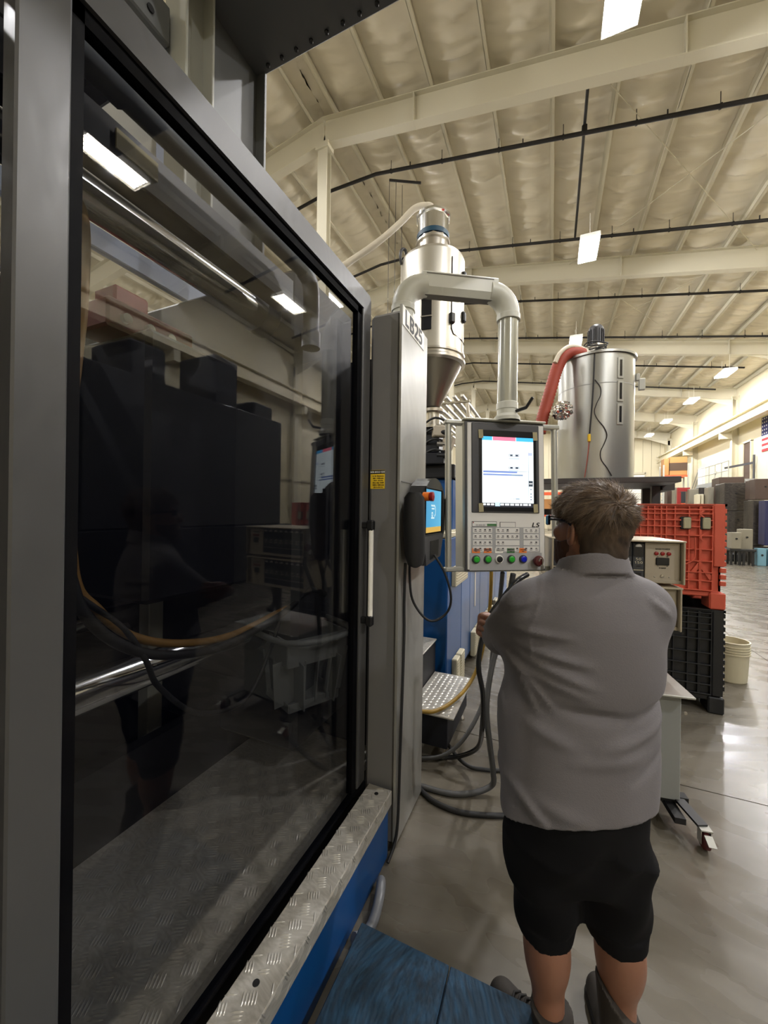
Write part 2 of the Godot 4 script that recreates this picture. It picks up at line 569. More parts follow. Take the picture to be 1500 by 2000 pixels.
func hall() -> void:
	# floor: slabs with open joints on a dark bed
	var fl := thing("floor", "", "", V(0, -0.3, 0), "", "structure")
	var bed := G.new()
	bed.span(V(-22.5, -0.3, -48.4), V(11.0, -0.03, 14.4))
	part(fl, "bed", bed, M.joint)
	var xs := [-22.4, -16.0, -9.9, -3.8, 2.3, 6.4, 10.9]
	var zs := [-48.3, -45.0, -38.9, -32.8, -26.7, -20.6, -14.5, -8.4, -2.9, 3.2, 9.3, 14.3]
	for a in xs.size() - 1:
		for b in zs.size() - 1:
			var s := G.new()
			s.span(V(xs[a] + 0.004, -0.03, zs[b] + 0.004), V(xs[a + 1] - 0.004, 0.0, zs[b + 1] - 0.004))
			part(fl, "slab", s, M.concrete)
	# roof: quilted white insulation over purlins and rafters
	var ce := thing("ceiling", "", "", V(0, 9.0, 0), "", "structure")
	part(ce, "insulation", ceiling_skin(-5.8, 10.9, 3), M.vinyl)
	part(ce, "insulation", ceiling_skin(-5.8, -22.5, 4), M.vinyl)
	var deck := G.new()
	for s in [1.0, -1.0]:
		var x1: float = -5.8 + s * 16.7
		deck.bar(V(-5.8, roof_y(-5.8) + 1.2, -17), V(x1, roof_y(x1) + 1.2, -17), 62.8, 0.12)
	part(ce, "deck", deck, M.roofsteel)
	var pg := G.new()
	pg.box(V(0, 0.11, 0), V(0.012, 0.22, 62.0))
	pg.box(V(0.035, 0.006, 0), V(0.075, 0.012, 62.0))
	pg.box(V(-0.035, 0.214, 0), V(0.075, 0.012, 62.0))
	pg.box(V(0.068, 0.02, 0), V(0.01, 0.03, 62.0))
	var pm := pg.mesh()
	for s in [1.0, -1.0]:
		for k in 13:
			var x: float = -5.8 + s * (0.35 + 1.33 * k)
			var o := shared(ce, "purlin", pm, M.roofsteel, V(x, roof_y(x) + 0.72 - 9.0, -17.0))
			o.rotation.z = -s * 0.16
	for z in [13.0, 5.7, -1.6, -8.9, -16.2, -23.5, -30.8, -38.1, -45.4]:
		var r := G.new()
		for s in [1.0, -1.0]:
			var x1: float = -5.8 + s * 16.3
			var a := V(-5.8, roof_y(-5.8), z)
			var b := V(x1, roof_y(x1), z)
			r.bar(a + V(0, 0.36, 0), b + V(0, 0.36, 0), 0.014, 0.7)
			r.bar(a + V(0, 0.01, 0), b + V(0, 0.01, 0), 0.24, 0.02)
			r.bar(a + V(0, 0.71, 0), b + V(0, 0.71, 0), 0.24, 0.02)
			for q in [2.6, 8.0, 13.5]:
				var x: float = -5.8 + s * q
				r.box(V(x, roof_y(x) + 0.36, z), V(0.025, 0.72, 0.26))
			# deep knee where the rafter meets the wall
			var kx: float = -5.8 + s * 14.2
			r.prism(V(0, 0, z - 0.012), [Vector2(kx, roof_y(kx)), Vector2(x1, roof_y(x1)), Vector2(x1, roof_y(x1) - 0.45)], 0.024)
		part(ce, "rafter", r, M.roofsteel)
		# ridge column under the rafter
		var c := G.new()
		c.span(V(-5.95, 0, z - 0.10), V(-5.65, 11.45, z - 0.085))
		c.span(V(-5.95, 0, z + 0.085), V(-5.65, 11.45, z + 0.10))
		c.span(V(-5.81, 0, z - 0.09), V(-5.79, 11.45, z + 0.09))
		c.span(V(-6.0, 11.44, z - 0.15), V(-5.6, 11.6, z + 0.15))
		c.span(V(-6.05, 0, z - 0.2), V(-5.55, 0.03, z + 0.2))
		part(ce, "ridge_column", c, M.roofsteel)
	# thin roof brace rods
	var rods := [[-8.9, -16.2], [-16.2, -23.5], [-23.5, -30.8]]
	for z in rods:
		for q in [[0.5, 6.0], [6.0, 0.5]]:
			var t := G.new()
			t.tube([V(q[0], roof_y(q[0]) + 0.62, z[0]), V(q[1], roof_y(q[1]) + 0.62, z[1])], 0.011, 5)
			part(ce, "brace_rod", t, M.roofsteel)
	# walls
	var wr := thing("wall_right", "", "", V(10.7, 0, -17), "", "structure")
	for k in 9:
		var z0 := 14.2 - 7.3 * k + (1.2 - 1.2 if k == 0 else 0.0)
		var zt := 14.2 if k == 0 else 13.0 - 7.3 * (k - 1)
		var zb := 13.0 - 7.3 * k
		if k == 8: zb = -48.2
		var g := G.new()
		g.span(V(10.62, 0, zb + 0.01), V(10.85, 10.4, zt - 0.01))
		part(wr, "panel", g, M.wallpaint)
	for z in [13.0, 5.7, -1.6, -8.9, -16.2, -23.5, -30.8, -38.1, -45.4]:
		var c := G.new()
		c.span(V(10.28, 0, z - 0.15), V(10.3, 9.2, z + 0.15))
		c.span(V(10.3, 0, z - 0.012), V(10.6, 9.2, z + 0.012))
		c.span(V(10.6, 0, z - 0.15), V(10.62, 9.2, z + 0.15))
		part(wr, "wall_column", c, M.walltrim)
	var gi := G.new()
	gi.span(V(10.54, 3.2, -48), V(10.62, 3.3, 14))
	part(wr, "girt", gi, M.walltrim)
	var wb := thing("wall_back", "", "", V(-5.8, 0, -48.2), "", "structure")
	for k in 44:
		var x0 := -22.4 + 0.76 * k
		var g := G.new()
		g.span(V(x0 + 0.012, 0, -48.2), V(x0 + 0.748, 11.9, -48.0))
		part(wb, "siding_panel", g, M.wallpaint)
	var back := G.new()
	back.span(V(-22.5, 0, -48.4), V(11, 13, -48.2))
	part(wb, "backing", back, M.walltrim)
	var wl := G.new()
	wl.span(V(-22.7, 0, -48.4), V(-22.4, 11, 14.4))
	solo("wall_left", wl, M.wallpaint, "", "", "", "structure")
	var wf := G.new()
	wf.span(V(-22.7, 0, 14.2), V(11, 13, 14.5))
	solo("wall_front", wf, M.wallpaint, "", "", "", "structure")
	# roll-up doors in the back wall
	for d in [[7.4, 9.0], [3.2, 6.4]]:
		var dr := thing("door_1" if d[0] > 7.0 else "door_2", "", "", V(d[0], 0, -48), "", "structure")
		for k in 9:
			var g := G.new()
			g.box(V((d[0] + d[1]) * 0.5, 0.33 + 0.66 * k, -47.96), V(d[1] - d[0], 0.63, 0.06), 0.02)
			part(dr, "door_panel", g, M.white if k > 0 else M.cream)
		var fr := G.new()
		for x in d: fr.span(V(x - 0.07, 0, -48), V(x + 0.07, 6.2, -47.85))
		fr.span(V(d[0], 6.0, -48), V(d[1], 6.2, -47.85))
		part(dr, "door_frame", fr, M.walltrim)
	var wn := thing("window_1", "", "", V(6.6, 2.2, -47.9), "", "structure")
	var wg := G.new()
	wg.span(V(6.55, 1.3, -47.95), V(7.3, 2.6, -47.92))
	part(wn, "pane", wg, M.daylight)
	# the mezzanine door in the right wall
	var md := thing("door_3", "", "", V(10.6, 3.85, -30), "", "structure")
	var dg := G.new()
	dg.span(V(10.55, 3.85, -29.75), V(10.6, 6.05, -28.85))
	part(md, "leaf", dg, M.carddark)
	var df := G.new()
	for z in [-29.8, -28.8]: df.span(V(10.5, 3.85, z - 0.05), V(10.62, 6.1, z + 0.05))
	df.span(V(10.5, 6.05, -29.85), V(10.62, 6.15, -28.75))
	part(md, "door_frame", df, M.walltrim)
	# crane runway on brackets along the right wall
	var cb := thing("crane_runway_beam", "long cream crane runway beam on brackets high along the right wall", "beam", V(9.85, 6.9, -17))
	var bg := G.new()
	bg.span(V(9.66, 7.48, -46.5), V(10.04, 7.53, 13))
	bg.span(V(9.66, 6.93, -46.5), V(10.04, 6.98, 13))
	bg.span(V(9.84, 6.98, -46.5), V(9.86, 7.48, 13))
	part(cb, "girder", bg, M.wallpaint)
	var rail := G.new()
	rail.span(V(9.82, 7.53, -46.5), V(9.88, 7.62, 13), 0.01)
	part(cb, "rail", rail, M.walltrim)
	var clip := G.new()
	clip.box(V(0, 0.03, 0), V(0.16, 0.06, 0.12), 0.01)
	var cm := clip.mesh()
	for k in 64: shared(cb, "rail_clip", cm, M.postlight, V(-0.12, 0.63, 29.0 - 0.93 * k))
	for z in [5.7, -1.6, -8.9, -16.2, -23.5, -30.8, -38.1, -45.4]:
		var br := G.new()
		br.span(V(9.7, 6.55, z - 0.12), V(10.3, 6.93, z + 0.12))
		part(cb, "bracket", br, M.walltrim)
	# sprinkler pipes across the hall with hangers and heads
	var pl := ["nearest black sprinkler pipe crossing under the roof, bent at the ridge", "black sprinkler pipe passing just behind the dryer's chrome top", "black sprinkler pipe just above the control panel's grey arm", "black sprinkler pipe crossing behind the tank motor", "fifth black sprinkler pipe across the hall, right of the tank", "farthest black sprinkler pipe across the hall, right of the tank"]
	var pz := [-10.5, -14.45, -18.4, -22.35, -26.3, -30.2]
	for k in 6:
		var z: float = pz[k]
		var t := thing("sprinkler_pipe", pl[k], "pipe", V(-5.8, 11.5, z))
		var g := G.new()
		var x1 := 9.3
		var off := 0.42
		g.tube([V(-12.5, roof_y(-12.5) + off, z), V(-6.6, roof_y(-6.6) + off, z), V(-5.0, roof_y(-5.0) + off, z), V(x1, roof_y(x1) + off, z)], 0.048, 8)
		part(t, "pipe_run", g, M.blackpipe)
		for q in 9:
			var x := -4.5 + 1.55 * q
			var h := G.new()
			h.tube([V(x, roof_y(x) + off, z), V(x, roof_y(x) + 0.74, z)], 0.009, 5)
			h.lathe(V(x, roof_y(x) + off, z), [Vector2(0.062, -0.02), Vector2(0.062, 0.02)], 10, Basis(V(0, 1, 0), V(1, 0, 0), V(0, 0, 1)))
			part(t, "hanger", h, M.blackpipe)
			if q % 2 == 0:
				var s := G.new()
				s.tube([V(x + 0.6, roof_y(x + 0.6) + off, z), V(x + 0.6, roof_y(x + 0.6) + off + 0.16, z)], 0.016, 6)
				part(t, "sprinkler_head", s, M.blackpipe)
	var mn := G.new()
	mn.tube([V(0.62, roof_y(0.62) + 0.60, -9.1), V(0.62, roof_y(0.62) + 0.60, -14.6)], 0.035, 8)
	mn.box(V(0.62, roof_y(0.62) + 0.5, -10.5), V(0.12, 0.2, 0.12), 0.02)
	solo("feed_pipe", mn, M.blackpipe, "dark pipe running lengthwise along a roof purlin, joining the nearest sprinkler pipe", "pipe")
	var tr := G.new()
	tr.tube([V(-4.6, roof_y(-4.6) + 0.25, -10.6), V(-3.7, roof_y(-3.7) + 0.25, -10.9)], 0.035, 6)
	for x in [-4.6, -4.3, -4.45]:
		tr.tube([V(x, roof_y(x) + 0.3, -10.62 - (x + 4.6)), V(x, 6.0, -10.62 - (x + 4.6))], 0.008, 4)
	solo("drop_cables", tr, M.blackpipe, "thin dark drop cables hanging from a short pipe left of the dryer", "cable")

# ---------------------------------------------------------------- the moulding machine
# raised bars of five-bar tread plate on a rectangle (o: corner, a and b: its sides), standing up along nn
func tread_bars(g: G, o: Vector3, a: Vector3, b: Vector3, nn: Vector3, pitch := 0.05, holes := []) -> void:
	var la := a.length()
	var lb := b.length()
	var ua := a / la
	var ub := b / lb
	var na := int(la / pitch)
	var nb := maxi(1, int(round(lb / pitch)))
	var h := 0.0022
	for i in na + 1:
		for j in nb + 1:
			var c := o + ua * ((i + 0.25) * pitch) + ub * ((j + 0.1) * lb / nb)
			var turned := (i + j) % 2 == 0
			var dl := (ua + ub * 0.55).normalized() if turned else (ub - ua * 0.55).normalized()
			var dw := dl.cross(nn).normalized()
			for k in 5:
				var p := c + dw * (k - 2.0) * pitch * 0.17
				var l := pitch * 0.36
				var w := pitch * 0.058
				var q := p - o
				var ca := q.dot(ua)
				var cb := q.dot(ub)
				var ea := l * absf(dl.dot(ua)) * 0.9
				var eb := l * absf(dl.dot(ub)) * 0.9
				if ca < ea or ca > la - ea or cb < eb * 0.7 or cb > lb - eb * 0.7: continue
				var skip := false
				for hh in holes:
					if p.distance_to(hh) < 0.022: skip = true
				if skip: continue
				var tip0 := p - dl * l
				var tip1 := p + dl * l
				var m0 := p - dl * l * 0.45
				var m1 := p + dl * l * 0.45
				var t0 := m0 + nn * h
				var t1 := m1 + nn * h
				var low := p - nn * 0.01
				for s in [-1.0, 1.0]:
					var w0: Vector3 = m0 + dw * w * s
					var w1: Vector3 = m1 + dw * w * s
					g.face([w0, w1, t1, t0], low)
					g.face([tip0, w0, t0], low)
					g.face([tip1, w1, t1], low)

func machine() -> void:
	var mm := thing("molding_machine", "large grey and blue molding machine with smoked guard door, filling the photo's left", "machine", V(-1.5, 0, -0.9))
	# sill: blue skirt with an aluminium tread plate folded over it
	var g := G.new()
	g.span(V(-0.80, 0, 1.2), V(-0.697, 0.235, -1.70), 0.004)
	part(mm, "blue_skirt", g, M.blue)
	g = G.new()
	g.span(V(-0.815, 0.292, 1.2), V(-0.693, 0.30, -1.73), 0.002)
	g.span(V(-0.699, 0.232, 1.2), V(-0.692, 0.297, -1.73), 0.002)
	var sill := part(mm, "sill_plate", g, M.alu, false, "aluminium tread plate sill")
	var holes := [V(-0.752, 0.3, -1.68), V(-0.756, 0.3, -0.867), V(-0.756, 0.3, -0.05)]
	g = G.new()
	tread_bars(g, V(-0.815, 0.30, -1.73), V(0, 0, 2.0), V(0.12, 0, 0), Vector3.UP, 0.052, holes)
	tread_bars(g, V(-0.692, 0.30, -1.73), V(0, 0, 2.0), V(0, -0.065, 0), Vector3.RIGHT, 0.052)
	part(sill, "tread_bars", g, M.alubar, true, "", "stuff")
	for h in holes:
		g = G.new()
		g.lathe(h, [Vector2(0.0, 0.001), Vector2(0.0095, 0.001), Vector2(0.0105, 0.0)], 14)
		part(sill, "bolt_hole", g, M.black, true)
	# guard column with the panel arm on its top
	g = G.new()
	g.span(V(-0.86, 0, -2.15), V(-0.69, 2.655, -1.765), 0.018)
	part(mm, "guard_column", g, M.guardgrey)
	g = G.new()
	g.prism(V(-0.69, 0, 0), [Vector2(1.742, 0.02), Vector2(2.155, 0.02), Vector2(2.155, 2.665), Vector2(1.742, 2.665)], 0.012, Basis(V(0, 0, -1), V(0, 1, 0), V(1, 0, 0)))
	var plate := part(mm, "side_plate", g, M.brushed, false, "brushed steel side plate")
	g = G.new()
	g.span(V(-0.6785, 1.80, -2.15), V(-0.6755, 1.804, -1.76))
	part(plate, "seam", g, M.guardgrey, true)
	var sg := G.new()
	sg.span(V(-0.6785, 2.568, -2.085), V(-0.6755, 2.664, -1.748))
	var sign := part(mm, "number_sign", sg, M.white, false, "white number plate LB25")
	letters(sign, "lettering", "LB25", "Droid Sans", true, 0.078, M.ink, V(-0.675, 2.616, -1.912), Basis(V(0, 0, -1), V(0, 1, 0), V(1, 0, 0)), 1.12)
	# yellow size label on the column's front
	g = G.new()
	g.span(V(-0.846, 1.767, -1.7645), V(-0.767, 1.862, -1.7635))
	var lab := part(mm, "size_label", g, M.yellow, false, "yellow mold size label")
	g = G.new()
	g.span(V(-0.846, 1.842, -1.7636), V(-0.767, 1.861, -1.7628))
	part(lab, "label_header", g, M.black, true)
	letters(lab, "lettering", "MIN MOLD SIZE", "Droid Sans", true, 0.0085, M.white, V(-0.8065, 1.851, -1.7622), Basis(), 0.9)
	var lines := ["H. W. Thickness", "400 ~ 1200 mm", "15.8 ~ 47.2 in", "Max. day. mold", "1000 x 1000 mm", "39.4 x 39.4 in"]
	for k in 6:
		letters(lab, "lettering", lines[k], "Droid Sans", true, 0.0062, M.ink, V(-0.803, 1.831 - 0.0113 * k, -1.763), Basis(), 0.95)
	# the sliding guard door
	g = G.new()
	g.span(V(-0.885, 0.31, -0.425), V(-0.84, 2.72, -0.342), 0.004)
	g.span(V(-0.885, 0.31, -1.73), V(-0.84, 2.70, -1.650), 0.004)
	g.prism(V(-0.885, 0, 0), [Vector2(0.30, 2.632), Vector2(1.66, 2.632), Vector2(1.73, 2.60), Vector2(1.73, 2.70), Vector2(1.715, 2.722), Vector2(0.30, 2.722)], 0.045, Basis(V(0, 0, -1), V(0, 1, 0), V(1, 0, 0)))
	var door := part(mm, "safety_door", g, M.framegrey, false, "grey framed smoked sliding guard door")
	g = G.new()
	g.span(V(-0.878, 0.31, -0.45), V(-0.85, 2.64, -0.424))
	g.span(V(-0.878, 0.31, -1.651), V(-0.85, 2.64, -1.61))
	g.span(V(-0.878, 2.597, -1.651), V(-0.85, 2.633, -0.424))
	part(door, "gasket", g, M.gasket, true)
	g = G.new()
	g.span(V(-0.872, 0.26, -1.63), V(-0.866, 2.62, -0.44))
	part(door, "pane", g, M.smoked, true, "smoked window pane")
	g = G.new()
	g.tube([V(-0.795, 1.585, -1.672), V(-0.795, 1.125, -1.672)], 0.0125, 14)
	part(door, "handle_grip", g, M.white, true, "white bar handle")
	for y in [1.585, 1.125]:
		g = G.new()
		g.box(V(-0.797, y, -1.672), V(0.034, 0.05, 0.034), 0.006)
		g.box(V(-0.825, y, -1.672), V(0.04, 0.03, 0.024), 0.004)
		part(door, "handle_bracket", g, M.black, true)
	# the neighbouring door at the left edge
	g = G.new()
	g.span(V(-0.93, 2.632, -0.33), V(-0.89, 2.722, 1.2), 0.004)
	g.span(V(-0.93, 0.31, 1.12), V(-0.89, 2.70, 1.2), 0.004)
	var d2 := part(mm, "rear_door", g, M.framegrey)
	g = G.new()
	g.span(V(-0.915, 0.33, -0.40), V(-0.909, 2.64, 1.12))
	part(d2, "pane", g, M.smoked, true)
	# inside: tread floor, dark walls, platens, mould halves, tie bars
	g = G.new()
	g.span(V(-1.62, 0.27, 1.1), V(-0.895, 0.30, -2.0))
	var tf := part(mm, "tread_floor", g, M.alu)
	g = G.new()
	tread_bars(g, V(-1.60, 0.30, -1.7), V(0, 0, 1.6), V(0.70, 0, 0), Vector3.UP, 0.062)
	part(tf, "tread_bars", g, M.alubar, true, "", "stuff")
	g = G.new()
	g.span(V(-2.46, 0, -2.2), V(-2.40, 2.70, 1.2))
	g.span(V(-2.40, 0, -2.2), V(-0.82, 0.2, 1.2))
	g.span(V(-2.40, 0.2, -2.2), V(-0.865, 2.6, -2.155))
	g.span(V(-2.40, 0.0, 1.15), V(-0.94, 2.70, 1.2))
	g.span(V(-1.68, 0.2, -1.6), V(-1.62, 0.62, 1.1))
	part(mm, "inner_wall", g, M.inside)
	g = G.new()
	g.span(V(-2.38, 0.45, -2.1), V(-1.14, 2.86, -1.55), 0.03)
	part(mm, "fixed_platen", g, M.platen)
	g = G.new()
	g.span(V(-2.38, 0.45, -0.12), V(-1.14, 2.86, 0.45), 0.03)
	part(mm, "moving_platen", g, M.platen)
	g = G.new()
	g.span(V(-2.2, 1.25, -1.55), V(-1.52, 2.4, -1.05), 0.02)
	g.span(V(-2.2, 1.25, -0.5), V(-1.52, 2.4, -0.12), 0.02)
	part(mm, "mould_half", g, M.beam)
	for p in [V(-1.35, 2.63, 0), V(-1.35, 1.065, 0), V(-2.2, 2.63, 0), V(-2.2, 1.065, 0)]:
		g = G.new()
		g.tube([p + V(0, 0, 0.9), p + V(0, 0, -1.6)], 0.062, 28)
		var tb := part(mm, "tie_bar", g, M.chrome, false, "chrome tie bar")
		g = G.new()
		g.tube([p + V(0, 0, -1.46), p + V(0, 0, -1.56)], 0.10, 24)
		part(tb, "collar", g, M.beam, true)
	# door track beam and conduit under the top rail
	g = G.new()
	g.span(V(-1.19, 2.58, 0.9), V(-1.10, 2.71, -1.45), 0.006)
	var tk := part(mm, "track_beam", g, M.beam)
	g = G.new()
	g.span(V(-1.10, 2.63, -0.78), V(-1.095, 2.685, -0.66))
	part(tk, "rating_label", g, M.tape, true)
	g = G.new()
	g.tube(curve([V(-1.0, 2.70, 0.6), V(-1.0, 2.70, -0.5), V(-1.0, 2.70, -1.30), V(-1.0, 2.69, -1.39), V(-1.0, 2.64, -1.44), V(-1.0, 2.45, -1.445)], 6), 0.036, 16)
	g.tube([V(-1.0, 2.45, -1.445), V(-1.0, 2.38, -1.445)], 0.042, 14)
	g.tube([V(-1.0, 2.70, -0.62), V(-1.0, 2.70, -0.5)], 0.043, 14)
	part(mm, "conduit", g, M.conduit)
	g = G.new()
	g.span(V(-1.85, 2.38, -1.35), V(-1.62, 2.50, -0.95), 0.01)
	g.span(V(-1.80, 2.50, -1.15), V(-1.66, 2.58, -1.0), 0.01)
	var mf := part(mm, "valve_manifold", g, M.manifold, false, "red valve block")
	for k in 3:
		g = G.new()
		g.tube([V(-1.66, 2.43, -1.02 - 0.1 * k), V(-1.60, 2.43, -1.02 - 0.1 * k)], 0.02, 10)
		part(mf, "port", g, M.steel, true)
	g = G.new()
	g.span(V(-1.94, 0.3, -1.39), V(-1.86, 2.6, -1.31), 0.005)
	part(mm, "inner_post", g, M.postlight)
	g = G.new()
	g.tube([V(-1.27, 2.97, -0.2), V(-1.27, 2.97, -0.66)], 0.075, 20)
	g.box(V(-1.27, 2.97, -0.70), V(0.17, 0.17, 0.08), 0.015)
	g.box(V(-1.27, 2.86, -0.5), V(0.12, 0.1, 0.2), 0.01)
	part(mm, "door_motor", g, M.black)
	# robot structure above the machine
	var rg := thing("robot_gantry", "grey steel gantry beam and posts above the guard door, bolts along its lower edge", "gantry", V(-1.7, 2.86, -1.5))
	g = G.new()
	g.span(V(-1.66, 4.2, -1.775), V(1.2, 4.75, -0.95), 0.008)
	part(rg, "gantry_beam", g, M.postgrey)
	for k in 14:
		g = G.new()
		var bx := -1.52 + 0.098 * k
		g.lathe(V(bx, 4.2, -1.735), [Vector2(0.0, -0.012), Vector2(0.009, -0.012), Vector2(0.012, -0.008), Vector2(0.012, 0.0)], 6)
		part(rg, "bolt", g, M.black)
	g = G.new()
	g.span(V(-1.66, 2.86, -1.76), V(-1.62, 4.2, -1.40), 0.004)
	g.span(V(-1.68, 2.86, -1.775), V(-1.56, 4.2, -1.755), 0.003)
	part(rg, "web_plate", g, M.postgrey)
	g = G.new()
	g.span(V(-1.70, 2.86, -1.40), V(-1.56, 4.75, -1.385), 0.003)
	g.span(V(-1.70, 2.86, -1.25), V(-1.56, 4.75, -1.235), 0.003)
	g.span(V(-1.64, 2.86, -1.39), V(-1.625, 4.75, -1.24))
	part(rg, "post", g, M.postlight)
	g = G.new()
	g.span(V(-1.86, 3.78, -1.22), V(-1.64, 3.96, -0.5), 0.008)
	var bk := part(rg, "bracket", g, M.postgrey)
	for k in 4:
		g = G.new()
		g.tube([V(-1.645, 3.84, -1.05 - 0.07 + 0.14 * k), V(-1.632, 3.84, -1.05 - 0.07 + 0.14 * k)], 0.016, 10)
		part(bk, "bolt", g, M.black, true)
	g = G.new()
	g.span(V(-2.06, 2.9, -1.9), V(-2.02, 4.4, -0.6), 0.006)
	part(rg, "cover_panel", g, M.panelgrey)
	g = G.new()
	g.span(V(-1.98, 3.1, -1.32), V(-1.86, 3.76, -0.7), 0.01)
	part(rg, "drive_box", g, M.white)
	# the basket hung inside the door
	var bt := thing("plastic_basket", "slotted grey plastic basket behind the smoked pane, hoses lying in it", "basket", V(-1.23, 0.72, -1.66))
	bt.rotation.y = -0.46
	var outl := [[0.22, 0.13], [0.26, 0.17]]
	for k in 4:
		g = G.new()
		var along := k < 2
		var s := -1.0 if k % 2 == 0 else 1.0
		var half := 0.22 if along else 0.13
		var a := -half
		# slotted wall: uprights, top and bottom bands
		for q in 5:
			var f := lerpf(-1.0, 1.0, q / 4.0)
			var wdt := 0.10 if (q == 0 or q == 4) else 0.022
			var lo := V(f * (half - wdt * 0.5), 0.02, s * 0.13) if along else V(s * 0.22, 0.02, f * (half - wdt * 0.5))
			var hi := V(f * (half + 0.03 - wdt * 0.5), 0.24, s * 0.155) if along else V(s * 0.25, 0.24, f * (half + 0.02 - wdt * 0.5))
			g.bar(lo, hi, wdt if along else 0.006, 0.006 if along else wdt)
		for yy in [[0.0, 0.04, 0.222, 0.132], [0.22, 0.34, 0.252, 0.157]]:
			var w2: float = yy[2]
			var d2b: float = yy[3]
			if along: g.box(V(0, (yy[0] + yy[1]) * 0.5, s * d2b), V(w2 * 2.0, yy[1] - yy[0], 0.008))
			else: g.box(V(s * w2, (yy[0] + yy[1]) * 0.5, 0), V(0.008, yy[1] - yy[0], d2b * 2.0))
		part(bt, "basket_wall", g, M.crate, true)
	g = G.new()
	g.tube(curve([V(-0.27, 0.345, -0.175), V(0.27, 0.345, -0.175), V(0.275, 0.345, 0.175), V(-0.27, 0.345, 0.175), V(-0.27, 0.345, -0.175)], 5), 0.014, 8)
	part(bt, "rim", g, M.crate, true)
	g = G.new()
	g.box(V(0, 0.005, 0), V(0.44, 0.01, 0.26))
	part(bt, "basket_floor", g, M.crate, true)
	# hoses in the mould space
	var hz := [
		["tan_hose", [V(-1.30, 2.62, -0.60), V(-1.24, 2.50, -0.655), V(-1.2, 2.25, -0.64), V(-1.2, 2.06, -0.627), V(-1.2, 1.875, -0.615), V(-1.2, 1.48, -0.625), V(-1.2, 1.357, -0.688), V(-1.2, 1.250, -0.79), V(-1.2, 1.175, -0.957), V(-1.2, 1.135, -1.194), V(-1.2, 1.16, -1.50), V(-1.16, 1.20, -1.74)], 0.014, M.tan, "tan hose drooping across behind the smoked pane into the basket"],
		["black_hose", [V(-1.30, 2.58, -0.50), V(-1.27, 2.45, -0.57), V(-1.25, 2.22, -0.57), V(-1.22, 1.9, -0.55), V(-1.18, 1.50, -0.60), V(-1.18, 1.33, -0.66), V(-1.18, 1.2, -0.80), V(-1.18, 1.13, -1.0), V(-1.18, 1.115, -1.2), V(-1.17, 1.16, -1.5), V(-1.14, 1.24, -1.66), V(-1.12, 1.20, -1.78)], 0.016, M.rubber, "thick black hose drooping beside the tan hose behind the smoked pane"],
		["thin_cable", [V(-1.19, 1.40, -0.64), V(-1.19, 1.278, -0.761), V(-1.17, 1.17, -0.815), V(-1.17, 1.063, -0.864), V(-1.17, 0.902, -1.026), V(-1.17, 0.855, -1.256), V(-1.18, 1.004, -1.413), V(-1.18, 1.12, -1.48)], 0.009, M.rubber, "thin black cable looping low over the lower chrome bar behind the pane"],
	]
	for h in hz:
		g = G.new()
		g.tube(curve(h[1], 6), h[2], 10)
		solo(h[0], g, h[3], h[4], "hose")
	# hose end on the floor by the skirt and the blue platform
	g = G.new()
	var loop := []
	for k in 15: loop.append(V(-0.665 + 0.035 * sin(PI * k / 14.0), 0.03 + 0.025 * sin(TAU * k / 14.0), -1.55 + 0.018 * k))
	g.tube(loop, 0.02, 10)
	solo("floor_hose", g, M.conduit, "short grey hose end on the floor between the blue skirt and the blue platform", "hose")
	var bp := thing("wooden_platform", "worn blue painted wooden platform at the bottom edge of the photo", "platform", V(-0.3, 0, -0.4))
	for k in 2:
		g = G.new()
		g.box(V(-0.462 + 0.335 * k, 0.113, -0.385), V(0.33, 0.024, 1.80), 0.003)
		part(bp, "plank", g, M.bluewood)
	for k in 3:
		g = G.new()
		g.box(V(-0.60 + 0.29 * k, 0.05, -0.37), V(0.07, 0.10, 1.76), 0.003)
		part(bp, "runner", g, M.bluewood)

# ---------------------------------------------------------------- control panel and its arm
func dashes(im: Image, x0: int, y0: int, w: int, col: Color, r: RandomNumberGenerator, h := 3) -> void:
	var x := x0
	while x < x0 + w:
		var l := r.randi_range(4, 13)
		im.fill_rect(Rect2i(x, y0, mini(l, x0 + w - x), h), col)
		x += l + r.randi_range(2, 5)

